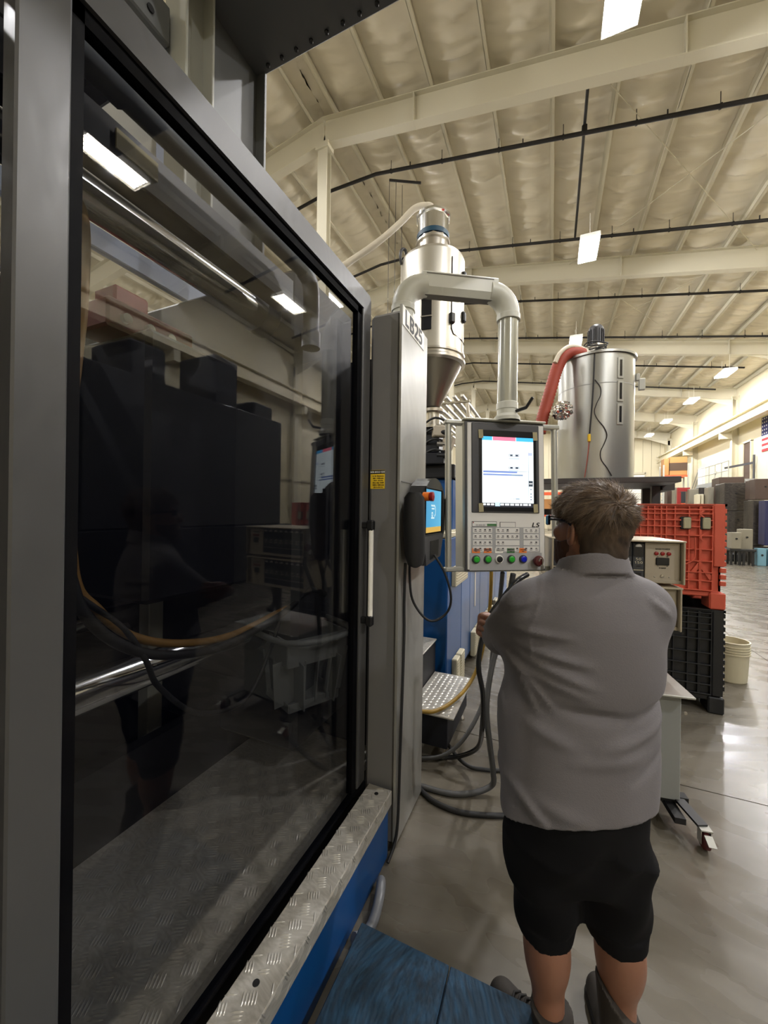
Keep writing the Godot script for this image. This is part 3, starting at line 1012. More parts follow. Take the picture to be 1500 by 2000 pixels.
func screen_image() -> Image:
	var r := RandomNumberGenerator.new()
	r.seed = 5
	var im := Image.create(440, 560, false, Image.FORMAT_RGB8)
	im.fill(Color(0.93, 0.98, 0.99))
	var gy := Color(0.66, 0.72, 0.76)
	var dk := Color(0.40, 0.46, 0.52)
	im.fill_rect(Rect2i(0, 0, 440, 30), Color(0.25, 0.66, 0.90))
	im.fill_rect(Rect2i(88, 0, 200, 30), Color(0.95, 0.45, 0.55))
	im.fill_rect(Rect2i(86, 0, 4, 30), Color.WHITE)
	im.fill_rect(Rect2i(286, 0, 5, 30), Color.WHITE)
	im.fill_rect(Rect2i(396, 30, 3, 490), dk)
	im.fill_rect(Rect2i(6, 272, 392, 3), dk)
	im.fill_rect(Rect2i(8, 274, 290, 13), Color(0.44, 0.52, 0.74))
	im.fill_rect(Rect2i(8, 296, 340, 13), Color(0.50, 0.57, 0.66))
	im.fill_rect(Rect2i(8, 296, 240, 13), Color(0.46, 0.54, 0.75))
	dashes(im, 14, 279, 270, Color(0.36, 0.44, 0.66), r)
	dashes(im, 14, 301, 310, Color(0.40, 0.48, 0.60), r)
	for y in [46, 62, 84, 100, 116]: dashes(im, 225, y, 130, gy, r)
	for y in [84, 104, 124]: dashes(im, 100, y, 110, gy, r)
	for y in [190, 206, 222, 240]: dashes(im, 130, y, 80, gy, r)
	for y in [196, 212]: dashes(im, 225, y, 130, gy, r)
	for y in [136, 236]:
		im.fill_rect(Rect2i(226, y, 92, 17), dk)
		im.fill_rect(Rect2i(230, y + 3, 84, 11), Color(0.9, 0.93, 0.95))
		im.fill_rect(Rect2i(238, y + 3, 22, 11), Color(0.22, 0.25, 0.30))
		im.fill_rect(Rect2i(284, y + 3, 24, 11), Color(0.22, 0.25, 0.30))
	im.fill_rect(Rect2i(226, 166, 92, 8), gy)
	im.fill_rect(Rect2i(226, 262, 84, 8), gy)
	for k in 7:
		im.fill_rect(Rect2i(338, 70 + 29 * k, 40, 13), gy)
		im.fill_rect(Rect2i(340, 72 + 29 * k, 36, 9), Color(0.95, 0.98, 1.0))
		dashes(im, 352, 75 + 29 * k, 18, dk, r)
	for y in [330, 352, 366, 384, 404]: dashes(im, 80, y, 130, gy, r)
	for y in [320, 384, 424, 440, 456, 472]: dashes(im, 16, y, 90, gy, r)
	for y in [330, 348, 440, 458, 474]: dashes(im, 226, y, 110, gy, r)
	im.fill_rect(Rect2i(285, 486, 36, 13), gy)
	dashes(im, 232, 491, 80, dk, r)
	im.fill_rect(Rect2i(398, 118, 34, 24), Color(0.66, 0.70, 0.86))
	im.fill_rect(Rect2i(398, 345, 36, 46), Color(0.24, 0.27, 0.30))
	im.fill_rect(Rect2i(401, 365, 28, 6), Color.WHITE)
	for k in 9: dashes(im, 405, 160 + 20 * k, 18, gy, r)
	for y in [410, 446, 470, 492]: im.fill_rect(Rect2i(410, y, 14, 9), dk)
	im.fill_rect(Rect2i(0, 526, 440, 34), Color(0.16, 0.16, 0.18))
	var x := 6
	for w in [26, 30, 30, 40, 34, 40, 36, 38, 22, 44, 22]:
		im.fill_rect(Rect2i(x, 531, w - 3, 15), Color(0.92, 0.94, 0.95))
		x += w + 5
	im.fill_rect(Rect2i(108, 520, 40, 32), Color(0.72, 0.88, 0.98))
	return im

func control_panel() -> void:
	var at := V(-0.243, 1.313, -2.346)
	var p := thing("control_panel", "grey control panel with lit white screen, keypad and push buttons, hanging from the arm", "control panel", at)
	p.rotation = V(deg_to_rad(-2.5), deg_to_rad(33.0), 0)
	var g := G.new()
	g.box(V(0, 0.44, -0.07), V(0.515, 0.885, 0.14), 0.012)
	var body := part(p, "housing", g, M.zinc, true)
	g = G.new()
	g.box(V(0, 0.44, 0.004), V(0.50, 0.872, 0.006), 0.002)
	part(body, "seal", g, M.bezel, true)
	g = G.new()
	g.box(V(0.004, 0.44, 0.008), V(0.482, 0.855, 0.01), 0.003)
	part(p, "front_plate", g, M.key, true, "light grey front plate")
	g = G.new()
	g.box(V(0.0, 0.603, 0.014), V(0.425, 0.525, 0.008), 0.006)
	var bz := part(p, "screen_bezel", g, M.bezel, true)
	g = G.new()
	g.box(V(0.012, 0.588, 0.019), V(0.36, 0.475, 0.003), 0.001)
	part(bz, "screen_surround", g, M.shinyblack, true)
	g = G.new()
	g.card(V(-0.150, 0.787, 0.0215), V(0.172, 0.787, 0.0215), V(0.172, 0.374, 0.0215), V(-0.150, 0.374, 0.0215))
	part(p, "screen", g, print_mat("screenprint", screen_image(), 0.3, 1.0), true)
	for q in [V(-0.158, 0.80, 0), V(0.184, 0.80, 0), V(-0.158, 0.37, 0), V(0.184, 0.37, 0)]:
		g = G.new()
		g.box(q + V(0, 0, 0.0225), V(0.028, 0.05, 0.002), 0.0, Basis(V(0, 0, 1), 0.06))
		part(bz, "tape_corner", g, M.tape, true)
	# two framed labels, the logo, and the keypad in three blocks
	for q in [[-0.135, 0.275, 0.152, 0.032], [0.01, 0.272, 0.098, 0.032]]:
		g = G.new()
		g.box(V(q[0], q[1], 0.0136), V(q[2], q[3], 0.002))
		var fr := part(p, "label_frame", g, M.ink, true)
		g = G.new()
		g.box(V(q[0], q[1], 0.0146), V(q[2] - 0.005, q[3] - 0.005, 0.002))
		part(fr, "label_card", g, M.key, true)
		if q[0] < 0:
			g = G.new()
			g.box(V(-0.09, 0.270, 0.0158), V(0.058, 0.013, 0.001))
			part(fr, "green_strip", g, M.greenlabel, true)
			letters(fr, "lettering", "oo ooo oo", "Droid Sans", false, 0.009, M.ink, V(-0.16, 0.270, 0.0158), Basis(), 1.0)
			g = G.new()
			g.lathe(V(-0.203, 0.284, 0.0156), [Vector2(0, 0.002), Vector2(0.004, 0.001), Vector2(0.004, 0)], 8, Basis(V(1, 0, 0), V(0, 0, 1), V(0, -1, 0)))
			part(fr, "signal_lamp", g, M.red, true)
	letters(p, "logo", "LS", "Droid Sans", true, 0.026, M.ink, V(0.188, 0.272, 0.0138), Basis(V(1, 0, 0), V(0.25, 1, 0), V(0, 0, 1)), 1.3)
	g = G.new()
	g.box(V(-0.001, 0.184, 0.0138), V(0.43, 0.148, 0.002), 0.0)
	var kp := part(p, "keypad", g, M.keypad, true)
	var r := RandomNumberGenerator.new()
	r.seed = 3
	var blocks := [[-0.205, -0.088, 4], [-0.066, 0.082, 5], [0.108, 0.205, 3]]
	for row in 4:
		var y := 0.239 - 0.036 * row
		for b in blocks:
			g = G.new()
			g.box(V((b[0] + b[1]) * 0.5, y, 0.0152), V(b[1] - b[0], 0.029, 0.002), 0.0)
			part(kp, "key_row", g, M.key, true)
			var n: int = b[2]
			var pic := G.new()
			for k in n:
				if n == 5 and (k == 3 and row != 1 or row >= 2 and k > 1 and not (row == 3 and k == 4)) or n == 3 and row == 2 and k == 0: continue
				var x: float = lerpf(b[0], b[1], (k + 0.5) / n)
				pic.box(V(x, y + 0.003, 0.0164), V(0.012, r.randf_range(0.004, 0.008), 0.0008))
				pic.box(V(x + r.randf_range(-0.003, 0.003), y - 0.006, 0.0164), V(0.016, 0.003, 0.0008))
			if pic.v.size(): part(kp, "key_print", pic, M.bezel, true)
	g = G.new()
	g.box(V(-0.001, 0.058, 0.0136), V(0.45, 0.10, 0.002), 0.0)
	part(p, "button_field", g, M.keypad, true)
	for q in [[-0.187, M.orange], [-0.116, M.orange], [-0.046, M.white], [0.027, M.greenlabel], [0.103, M.orange]]:
		g = G.new()
		g.box(V(q[0], 0.122, 0.0152), V(0.048, 0.027, 0.002))
		var tg := part(p, "button_label", g, q[1], true)
		if q[1] != M.white:
			for k in 2: letters(tg, "lettering", ["ooooo oooo", "oooo"][k], "Droid Sans", true, 0.0052, M.ink, V(q[0], 0.127 - 0.010 * k, 0.0163), Basis(), 0.8)
	var up := Basis(V(1, 0, 0), V(0, 0, 1), V(0, -1, 0))
	for q in [[-0.188, M.green, "green push button"], [-0.117, M.green, "green push button"], [-0.047, M.black, "black selector button"], [0.028, M.green, "green push button"], [0.103, M.btnblue, "blue push button"]]:
		g = G.new()
		g.lathe(V(q[0], 0.072, 0.0146), [Vector2(0.024, 0), Vector2(0.024, 0.008), Vector2(0.021, 0.012), Vector2(0.0185, 0.012)], 24, up)
		var bb := part(p, "push_button", g, M.white if q[1] == M.black else M.bezel, true)
		g = G.new()
		g.lathe(V(q[0], 0.072, 0.0146), [Vector2(0.0, 0.0185), Vector2(0.012, 0.018), Vector2(0.0175, 0.015), Vector2(0.0188, 0.010)], 24, up)
		part(bb, "button_cap", g, q[1], true, q[2])
	g = G.new()
	g.lathe(V(0.183, 0.062, 0.0146), [Vector2(0.017, 0), Vector2(0.017, 0.022), Vector2(0.030, 0.028), Vector2(0.032, 0.036), Vector2(0.026, 0.046), Vector2(0.0, 0.05)], 26, up)
	var es := part(p, "stop_button", g, M.wheel, true, "dark red mushroom stop button")
	g = G.new()
	g.tube(curve([V(0.175, 0.062, 0.066), V(0.183, 0.080, 0.070), V(0.196, 0.070, 0.068), V(0.198, 0.045, 0.066), V(0.190, 0.03, 0.064)], 5), 0.0035, 6)
	g.box(V(0.196, 0.028, 0.064), V(0.02, 0.028, 0.01), 0.003)
	part(es, "padlock", g, M.steel, true)
	# grab handles at both sides
	for q in [[-1.0, -0.338], [1.0, 0.342]]:
		g = G.new()
		g.tube([V(q[1], 0.0, -0.03), V(q[1], 0.87, -0.03)], 0.0185, 14)
		var h := part(p, "grab_handle", g, M.zinc, true)
		for y in [0.012, 0.872]:
			g = G.new()
			g.box(V(q[1] - q[0] * 0.05, y, -0.03), V(0.15, 0.026, 0.05), 0.006)
			part(h, "handle_bracket", g, M.zinc, true)
	g = G.new()
	g.box(V(0, 0.889, -0.06), V(0.52, 0.012, 0.16), 0.004)
	part(p, "top_lip", g, M.ivory, true)
	# arm: post on the guard column, boom, elbow, drop pipe
	var a := thing("support_arm", "pale grey tubular arm on the guard column, carrying the control panel", "support arm", V(-0.775, 2.665, -1.95))
	var e0 := V(-0.78, 2.935, -2.02)
	var e1 := V(-0.250, 2.955, -2.385)
	var dir := (e1 - e0).normalized()
	var side := dir.cross(Vector3.UP).normalized()
	g = G.new()
	g.prism(e0 + dir * 0.10, [Vector2(-0.05, 0.055), Vector2(-0.04, 0.065), Vector2(0.04, 0.065), Vector2(0.05, 0.055), Vector2(0.05, -0.025), Vector2(0.028, -0.058), Vector2(-0.028, -0.058), Vector2(-0.05, -0.025)], e0.distance_to(e1) - 0.19, Basis(side, Vector3.UP, dir))
	part(a, "boom", g, M.armgrey)
	g = G.new()
	g.bar(e0 + dir * 0.12 + side * 0.0505 + V(0, 0.048, 0), e1 - dir * 0.12 + side * 0.0505 + V(0, 0.048, 0), 0.002, 0.006)
	g.bar(e0 + dir * 0.12 - side * 0.0505 + V(0, 0.048, 0), e1 - dir * 0.12 - side * 0.0505 + V(0, 0.048, 0), 0.002, 0.006)
	g.bar(e0 + dir * 0.12 + V(0, -0.0585, 0), e1 - dir * 0.12 + V(0, -0.0585, 0), 0.05, 0.002)
	part(a, "boom_seam", g, M.armdark)
	for q in [[e0, 1.0], [e1, -1.0]]:
		g = G.new()
		var ctr: Vector3 = q[0]
		var pts := []
		for k in 9:
			var ang := PI * 0.5 * k / 8.0
			pts.append(ctr + dir * q[1] * (0.13 * (1.0 - sin(ang))) + V(0, -0.13 * (1.0 - cos(ang)), 0) + V(0, 0.0, 0))
		g.tube(pts, [0.062, 0.063, 0.065, 0.066, 0.067, 0.067, 0.066, 0.065, 0.064], 12)
		g.lathe(ctr + V(0, -0.15, 0), [Vector2(0.0, -0.01), Vector2(0.068, -0.01), Vector2(0.068, 0.02), Vector2(0.06, 0.03)], 24)
		part(a, "elbow", g, M.armgrey)
	g = G.new()
	g.lathe(V(e0.x, 2.655, e0.z), [Vector2(0.085, 0), Vector2(0.085, 0.02), Vector2(0.062, 0.03), Vector2(0.062, 0.16)], 24)
	part(a, "base_post", g, M.armgrey)
	g = G.new()
	g.lathe(V(e1.x, 2.20, e1.z), [Vector2(0.0575, 0.08), Vector2(0.0575, 0.62)], 32)
	part(a, "drop_pipe", g, mat("pipegloss", Color(0.66, 0.66, 0.62), 0.22, 0.35))
	g = G.new()
	g.lathe(V(e1.x, 2.20, e1.z), [Vector2(0.075, 0.0), Vector2(0.075, 0.02), Vector2(0.058, 0.04), Vector2(0.058, 0.065), Vector2(0.062, 0.068), Vector2(0.062, 0.105), Vector2(0.058, 0.108), Vector2(0.056, 0.115)], 32)
	var col := part(a, "swivel_collar", g, M.armgrey)
	g = G.new()
	g.bar(V(e1.x + 0.05, 2.25, e1.z + 0.02), V(e1.x + 0.11, 2.262, e1.z + 0.04), 0.022, 0.016, 0.004)
	g.bar(V(e1.x + 0.105, 2.255, e1.z + 0.04), V(e1.x + 0.145, 2.315, e1.z + 0.05), 0.02, 0.014, 0.004)
	part(col, "clamp_lever", g, M.black, true)

# ---------------------------------------------------------------- robot pendant on the column
func pendant_image() -> Image:
	var im := Image.create(128, 96, false, Image.FORMAT_RGB8)
	for y in 96:
		for x in 128: im.set_pixel(x, y, Color(0.27, 0.62, 0.80).lerp(Color(0.38, 0.72, 0.87), float(x) / 128))
	im.fill_rect(Rect2i(0, 84, 128, 12), Color(0.85, 0.68, 0.32))
	var w := Color(0.90, 0.96, 0.96)
	for k in 5: im.fill_rect(Rect2i(40 + 6 * k, 33 + (k % 2), 5, 4), w)
	im.fill_rect(Rect2i(44, 41, 24, 3), w)
	for k in 16:
		var a := PI * k / 15.0
		im.fill_rect(Rect2i(68 + int(9 * sin(a)), 46 + int(12 * cos(a)), 3, 3), w)
		im.fill_rect(Rect2i(48 + int(6 * sin(a * 2)), 54 + int(5 * cos(a * 2)), 3, 3), w)
	im.fill_rect(Rect2i(40, 62, 28, 3), w)
	return im

func pendant() -> void:
	var t := thing("teach_pendant", "black handheld robot pendant with a light blue screen, holstered on the brushed column", "teach pendant", V(-0.62, 1.39, -1.95))
	# outlines run along (-z, y); thickness goes out along +x
	var bs := Basis(V(0, 0, -1), V(0, 1, 0), V(1, 0, 0))
	var arch := []
	for k in 13:
		var a := PI * (1.0 - k / 12.0)
		arch.append(Vector2(1.995 + 0.22 * cos(a), 1.66 + 0.175 * sin(a)))
	arch += [Vector2(2.215, 1.56), Vector2(2.17, 1.525), Vector2(1.80, 1.525), Vector2(1.775, 1.56)]
	var g := G.new()
	g.prism(V(-0.655, 0, 0), arch, 0.085, bs)
	part(t, "body", g, M.shinyblack)
	g = G.new()
	g.prism(V(-0.572, 0, 0), [Vector2(1.815, 1.775), Vector2(2.135, 1.775), Vector2(2.135, 1.54), Vector2(1.815, 1.54)], 0.004, bs)
	part(t, "screen_frame", g, M.gasket)
	g = G.new()
	g.card(V(-0.5675, 1.768, -1.823), V(-0.5675, 1.768, -2.10), V(-0.5675, 1.548, -2.10), V(-0.5675, 1.548, -1.823))
	part(t, "screen", g, print_mat("pendantprint", pendant_image(), 0.3, 0.6))
	# rubber grip along the near edge
	g = G.new()
	g.tube([V(-0.60, 1.745, -1.735), V(-0.60, 1.72, -1.735), V(-0.60, 1.6, -1.735), V(-0.60, 1.45, -1.755), V(-0.60, 1.40, -1.765), V(-0.60, 1.385, -1.768)], [0.030, 0.048, 0.053, 0.050, 0.038, 0.013], 16)
	part(t, "side_grip", g, M.rubber)
	g = G.new()
	g.tube([V(-0.60, 1.66, -2.22), V(-0.60, 1.55, -2.23)], 0.034, 12)
	part(t, "side_grip", g, M.rubber)
	g = G.new()
	g.prism(V(-0.665, 0, 0), [Vector2(1.79, 1.53), Vector2(2.15, 1.53), Vector2(2.09, 1.41), Vector2(1.83, 1.385)], 0.10, bs)
	var hol := part(t, "holster", g, M.bezel)
	g = G.new()
	g.prism(V(-0.566, 0, 0), [Vector2(1.89, 1.505), Vector2(2.05, 1.505), Vector2(2.04, 1.42), Vector2(1.89, 1.41)], 0.003, bs)
	part(hol, "slot", g, M.black, true)
	g = G.new()
	g.lathe(V(-0.575, 1.728, -1.80), [Vector2(0.022, 0), Vector2(0.022, 0.03), Vector2(0.0, 0.03)], 18, Basis(V(0, 1, 0), V(1, 0, 0), V(0, 0, 1)))
	part(t, "stop_collar", g, M.orange)
	g = G.new()
	g.lathe(V(-0.545, 1.728, -1.80), [Vector2(0.016, 0), Vector2(0.023, 0.006), Vector2(0.023, 0.02), Vector2(0.0, 0.026)], 18, Basis(V(0, 1, 0), V(1, 0, 0), V(0, 0, 1)))
	part(t, "stop_button", g, M.red)
	g = G.new()
	g.tube(curve([V(-0.64, 1.42, -1.80), V(-0.655, 1.33, -1.84), V(-0.655, 1.20, -1.885), V(-0.60, 1.106, -1.916), V(-0.548, 1.088, -1.943), V(-0.49, 1.135, -1.973), V(-0.475, 1.215, -1.979), V(-0.505, 1.335, -1.965), V(-0.56, 1.43, -1.95)], 6), 0.0065, 8)
	part(t, "cable", g, M.rubber)
	g = G.new()
	g.tube(curve([V(-0.655, 1.40, -1.775), V(-0.668, 1.2, -1.80), V(-0.668, 1.0, -1.805), V(-0.668, 0.51, -1.775), V(-0.668, 0.16, -1.755), V(-0.675, 0.05, -1.735), V(-0.68, 0.012, -1.66)], 6), 0.0075, 8)
	part(t, "cable", g, M.rubber)

# ---------------------------------------------------------------- blue injection unit, step, dryer
func blue_unit() -> void:
	var t := thing("injection_unit", "blue injection unit of the machine behind the brushed column, cream vents along its side", "machine", V(-1.5, 0, -5.6))
	var g := G.new()
	g.span(V(-2.4, 0.06, -3.30), V(-0.84, 1.40, -8.2), 0.01)
	part(t, "base_frame", g, M.darkblue)
	g = G.new()
	g.span(V(-2.4, 0.08, -3.28), V(-0.825, 1.42, -3.31), 0.004)
	part(t, "front_panel", g, M.blue)
	var seams := [-3.285, -3.86, -4.30, -4.95, -5.65, -6.4, -7.3, -8.2]
	for k in seams.size() - 1:
		g = G.new()
		g.span(V(-0.85, 0.10, seams[k] - 0.006), V(-0.82, 1.42, seams[k + 1] + 0.006), 0.004)
		part(t, "side_panel", g, M.blue if k == 0 else M.blueside)
	g = G.new()
	g.span(V(-2.3, 0, -3.34), V(-0.86, 0.1, -8.1))
	part(t, "plinth", g, M.black)
	for z in [[-3.47, -3.60], [-3.63, -3.80], [-4.36, -4.56], [-4.60, -4.84], [-5.2, -5.45], [-5.5, -5.8], [-6.1, -6.35]]:
		g = G.new()
		g.span(V(-0.82, 0.04, z[0]), V(-0.765, 0.315, z[1]), 0.008)
		var vt := part(t, "vent", g, M.cream)
		for k in 9:
			g = G.new()
			g.span(V(-0.7655, 0.07 + 0.025 * k, z[0] - 0.015), V(-0.762, 0.08 + 0.025 * k, z[1] + 0.015))
			part(vt, "louver", g, M.walltrim, true)
	for z in [[-3.42, -3.95], [-4.5, -4.9]]:
		g = G.new()
		g.span(V(-0.82, 0.985, z[0]), V(-0.775, 1.16, z[1]), 0.006)
		var vt := part(t, "vent", g, M.cream)
		for k in 6:
			g = G.new()
			g.span(V(-0.7755, 1.005 + 0.025 * k, z[0] - 0.02), V(-0.771, 1.015 + 0.025 * k, z[1] + 0.02))
			part(vt, "louver", g, M.walltrim, true)
	g = G.new()
	g.span(V(-0.82, 0.55, -4.58), V(-0.815, 0.95, -4.64), 0.003)
	part(t, "white_scuff", g, M.white)
	g = G.new()
	g.span(V(-1.25, 1.42, -3.4), V(-0.84, 1.47, -4.3), 0.008)
	var lid := part(t, "vent_lid", g, M.cream)
	for k in 7:
		g = G.new()
		g.span(V(-1.22, 1.47, -3.46 - 0.12 * k), V(-0.86, 1.476, -3.53 - 0.12 * k))
		part(lid, "louver", g, M.walltrim, true)
	g = G.new()
	g.span(V(-1.95, 1.42, -4.0), V(-0.96, 2.02, -5.6), 0.02)
	part(t, "hood", g, M.blue)
	g = G.new()
	g.span(V(-1.98, 2.02, -3.95), V(-0.93, 2.16, -5.65), 0.01)
	part(t, "hood_cover", g, M.black)
	g = G.new()
	g.box(V(-0.955, 2.06, -4.35), V(0.06, 0.07, 0.16), 0.008)
	part(t, "white_box", g, M.white)
	g = G.new()
	g.lathe(V(-0.92, 1.72, -4.9), [Vector2(0.0, 0.06), Vector2(0.13, 0.06), Vector2(0.16, 0.03), Vector2(0.16, 0.0)], 24, Basis(V(0, 1, 0), V(1, 0, 0), V(0, 0, 1)))
	part(t, "motor_cap", g, M.black)
	# dosing gear between hood and dryer
	var d := thing("hopper_throat", "cluttered steel throat valve with hoses between the dryer cone and the blue hood", "valve", V(-1.2, 2.16, -4.05))
	g = G.new()
	g.box(V(-1.2, 2.22, -4.05), V(0.34, 0.12, 0.34), 0.01)
	g.box(V(-1.2, 2.43, -4.05), V(0.20, 0.28, 0.20), 0.01)
	part(d, "valve_body", g, M.beam)
	g = G.new()
	g.lathe(V(-1.2, 2.56, -4.05), [Vector2(0.13, 0), Vector2(0.13, 0.03), Vector2(0.08, 0.04), Vector2(0.08, 0.17), Vector2(0.12, 0.18), Vector2(0.12, 0.21)], 20)
	part(d, "neck", g, M.steel)
	g = G.new()
	g.box(V(-1.08, 2.50, -3.93), V(0.16, 0.11, 0.12), 0.01, Basis(V(0, 1, 0), 0.5))
	g.prism(V(-1.02, 2.30, -3.98), [Vector2(-0.02, 0.12), Vector2(0.10, 0.12), Vector2(0.05, 0.0), Vector2(-0.02, 0.0)], 0.10)
	part(d, "sample_chute", g, M.beigeface)
	for k in 4:
		g = G.new()
		var y := 2.28 + 0.11 * k
		g.tube(curve([V(-1.25, y, -3.94), V(-1.12, y + 0.03, -3.88), V(-1.0, y - 0.02, -3.95), V(-1.02, y - 0.08, -4.05)], 5), 0.012, 7)
		part(d, "hose", g, M.rubber)
	for k in 3:
		g = G.new()
		g.tube([V(-1.10, 2.25 + 0.12 * k, -3.90), V(-0.99, 2.24 + 0.12 * k, -3.90)], 0.028, 10)
		part(d, "cylinder", g, M.steel if k == 1 else M.black)
	# dryer
	var dr := thing("material_dryer", "tall brushed steel material dryer with chrome top, blue band and cone bottom", "dryer", V(-1.225, 2.77, -4.04))
	var c := V(-1.225, 0, -4.04)
	g = G.new()
	g.lathe(c, [Vector2(0.06, 2.77), Vector2(0.10, 2.79), Vector2(0.335, 3.24)], 40)
	part(dr, "cone", g, M.cone)
	g = G.new()
	g.lathe(c, [Vector2(0.33, 3.22), Vector2(0.365, 3.235), Vector2(0.365, 3.26), Vector2(0.345, 3.275), Vector2(0.345, 3.30), Vector2(0.36, 3.305), Vector2(0.36, 3.325), Vector2(0.34, 3.33)], 40)
	part(dr, "flange_ring", g, M.steel)
	g = G.new()
	g.lathe(c, [Vector2(0.345, 3.33), Vector2(0.345, 4.33), Vector2(0.335, 4.36), Vector2(0.22, 4.43), Vector2(0.18, 4.44)], 48)
	part(dr, "drum", g, M.hopper)
	g = G.new()
	g.lathe(c, [Vector2(0.19, 4.43), Vector2(0.19, 4.45), Vector2(0.165, 4.46), Vector2(0.165, 4.55), Vector2(0.185, 4.56), Vector2(0.185, 4.58)], 32)
	part(dr, "neck", g, M.steel)
	g = G.new()
	g.lathe(c, [Vector2(0.172, 4.58), Vector2(0.172, 4.83), Vector2(0.19, 4.84), Vector2(0.19, 4.865), Vector2(0.15, 4.89), Vector2(0.0, 4.90)], 10)
	part(dr, "filter_head", g, M.chrome)
	g = G.new()
	g.lathe(c, [Vector2(0.176, 4.61), Vector2(0.176, 4.66)], 32)
	part(dr, "blue_band", g, M.teal, false, "teal blue band")
	g = G.new()
	g.tube([c + V(0, 4.89, 0), c + V(0, 4.95, 0)], 0.028, 12)
	part(dr, "brass_fitting", g, M.brass)
	# door outline, latches and sight glass on the drum; angle 0 is +x, 90 deg is +z
	var on := func(deg: float, y: float, r := 0.348) -> Vector3: return c + V(cos(deg_to_rad(deg)) * r, y, sin(deg_to_rad(deg)) * r)
	g = G.new()
	g.tube([on.call(38, 4.25), on.call(38, 3.52), on.call(34, 3.47), on.call(10, 3.45), on.call(-10, 3.45)], 0.006, 5)
	part(dr, "door_seam", g, M.black)
	for q in [[38, 3.62], [5, 3.70], [5, 4.12]]:
		g = G.new()
		g.box(on.call(q[0], q[1]), V(0.06, 0.11, 0.06), 0.012, Basis(V(0, 1, 0), deg_to_rad(-q[0])))
		part(dr, "latch", g, M.black)
	g = G.new()
	for k in 4: g.box(on.call(88 - 4 * k, 3.72, 0.34), V(0.03, 0.46, 0.028), 0.0, Basis(V(0, 1, 0), deg_to_rad(-88 + 4 * k)))
	var sgl := part(dr, "sight_glass", g, M.darkwindow)
	g = G.new()
	for y in [3.62, 3.80]: g.box(on.call(82, y, 0.352), V(0.02, 0.012, 0.11), 0.0, Basis(V(0, 1, 0), deg_to_rad(-82)))
	part(sgl, "crossbar", g, M.steel, true)
	g = G.new()
	g.tube(curve([on.call(150, 4.40, 0.28), on.call(145, 4.47, 0.31), on.call(140, 4.44, 0.36), on.call(140, 4.36, 0.37), on.call(143, 4.30, 0.35)], 5), 0.016, 8)
	part(dr, "lifting_chain", g, M.bezel)
	g = G.new()
	g.tube(curve([c + V(0, 4.94, 0), c + V(-0.02, 4.985, 0.01), V(-1.30, 5.01, -4.02), V(-1.42, 4.985, -3.98), V(-1.58, 4.845, -3.946), V(-1.789, 4.644, -3.857), V(-2.046, 4.442, -3.744), V(-2.226, 4.326, -3.666), V(-3.0, 3.95, -3.35)], 6), 0.034, 14)
	solo("suction_hose", g, M.clearhose, "milky suction hose arching from the dryer's top down behind the guard door", "hose")
	g = G.new()
	g.tube(curve([V(-0.98, 3.02, -4.8), V(-0.93, 2.7, -4.75), V(-0.86, 2.5, -4.7), V(-0.84, 2.2, -4.75)], 6), 0.022, 10)
	solo("drain_hose", g, M.clearhose, "pale hose hanging beside the dryer's cone, left of the drop pipe", "hose")
	# cable tray beyond the dryer
	var ct := thing("cable_tray", "pale barred cable tray running away between the dryer cone and the drop pipe", "cable tray", V(-1.7, 3.3, -9.5))
	for k in 10:
		g = G.new()
		g.span(V(-1.2 - 0.12 * k, 3.36, -5.6), V(-1.245 - 0.12 * k, 3.39, -13.5))
		part(ct, "bar", g, M.white)
	for k in 4:
		g = G.new()
		g.span(V(-2.36, 3.33, -5.8 - 2.4 * k), V(-1.15, 3.36, -5.85 - 2.4 * k))
		part(ct, "rung", g, M.roofsteel)
	for k in 2:
		g = G.new()
		g.span(V(-1.78, 0, -6.0 - 7.0 * k), V(-1.70, 3.33, -6.08 - 7.0 * k))
		part(ct, "post", g, M.roofsteel)
	# step
	var s := thing("machine_step", "two-tread aluminium step with dark blue sides in front of the blue unit", "step", V(-0.73, 0, -2.8))
	for q in [[V(-0.885, 0.30, -3.15), V(-0.565, 0.312, -2.47)], [V(-1.25, 0.56, -3.2), V(-0.885, 0.572, -2.70)]]:
		g = G.new()
		g.span(q[0], q[1], 0.003)
		var top := part(s, "tread", g, M.alu, false, "aluminium tread")
		# pressed round dimples
		var dm := G.new()
		var x: float = q[0].x + 0.03
		var row := 0
		while x < q[1].x - 0.02:
			var z: float = q[0].z + 0.03 + 0.022 * (row % 2)
			while z < q[1].z - 0.02:
				dm.lathe(V(x, q[1].y, z), [Vector2(0.018, 0), Vector2(0.012, 0.0022), Vector2(0.0, 0.003)], 8)
				z += 0.044
			x += 0.04
			row += 1
		part(top, "dimples", dm, M.alubar, true, "", "stuff")
	g = G.new()
	g.span(V(-0.88, 0.09, -3.13), V(-0.61, 0.30, -2.49), 0.004)
	g.span(V(-1.24, 0.09, -3.18), V(-0.89, 0.56, -2.72), 0.004)
	part(s, "side_box", g, M.darkblue)
	for q in [V(-0.64, 0, -2.53), V(-0.64, 0, -3.08), V(-0.85, 0, -2.53), V(-1.2, 0, -3.1)]:
		g = G.new()
		g.tube([q + V(0, 0.03, 0), q + V(0, 0.10, 0)], 0.009, 8)
		g.lathe(q, [Vector2(0.026, 0.0), Vector2(0.026, 0.012), Vector2(0.012, 0.03), Vector2(0.0, 0.032)], 14)
		part(s, "levelling_foot", g, M.steel)

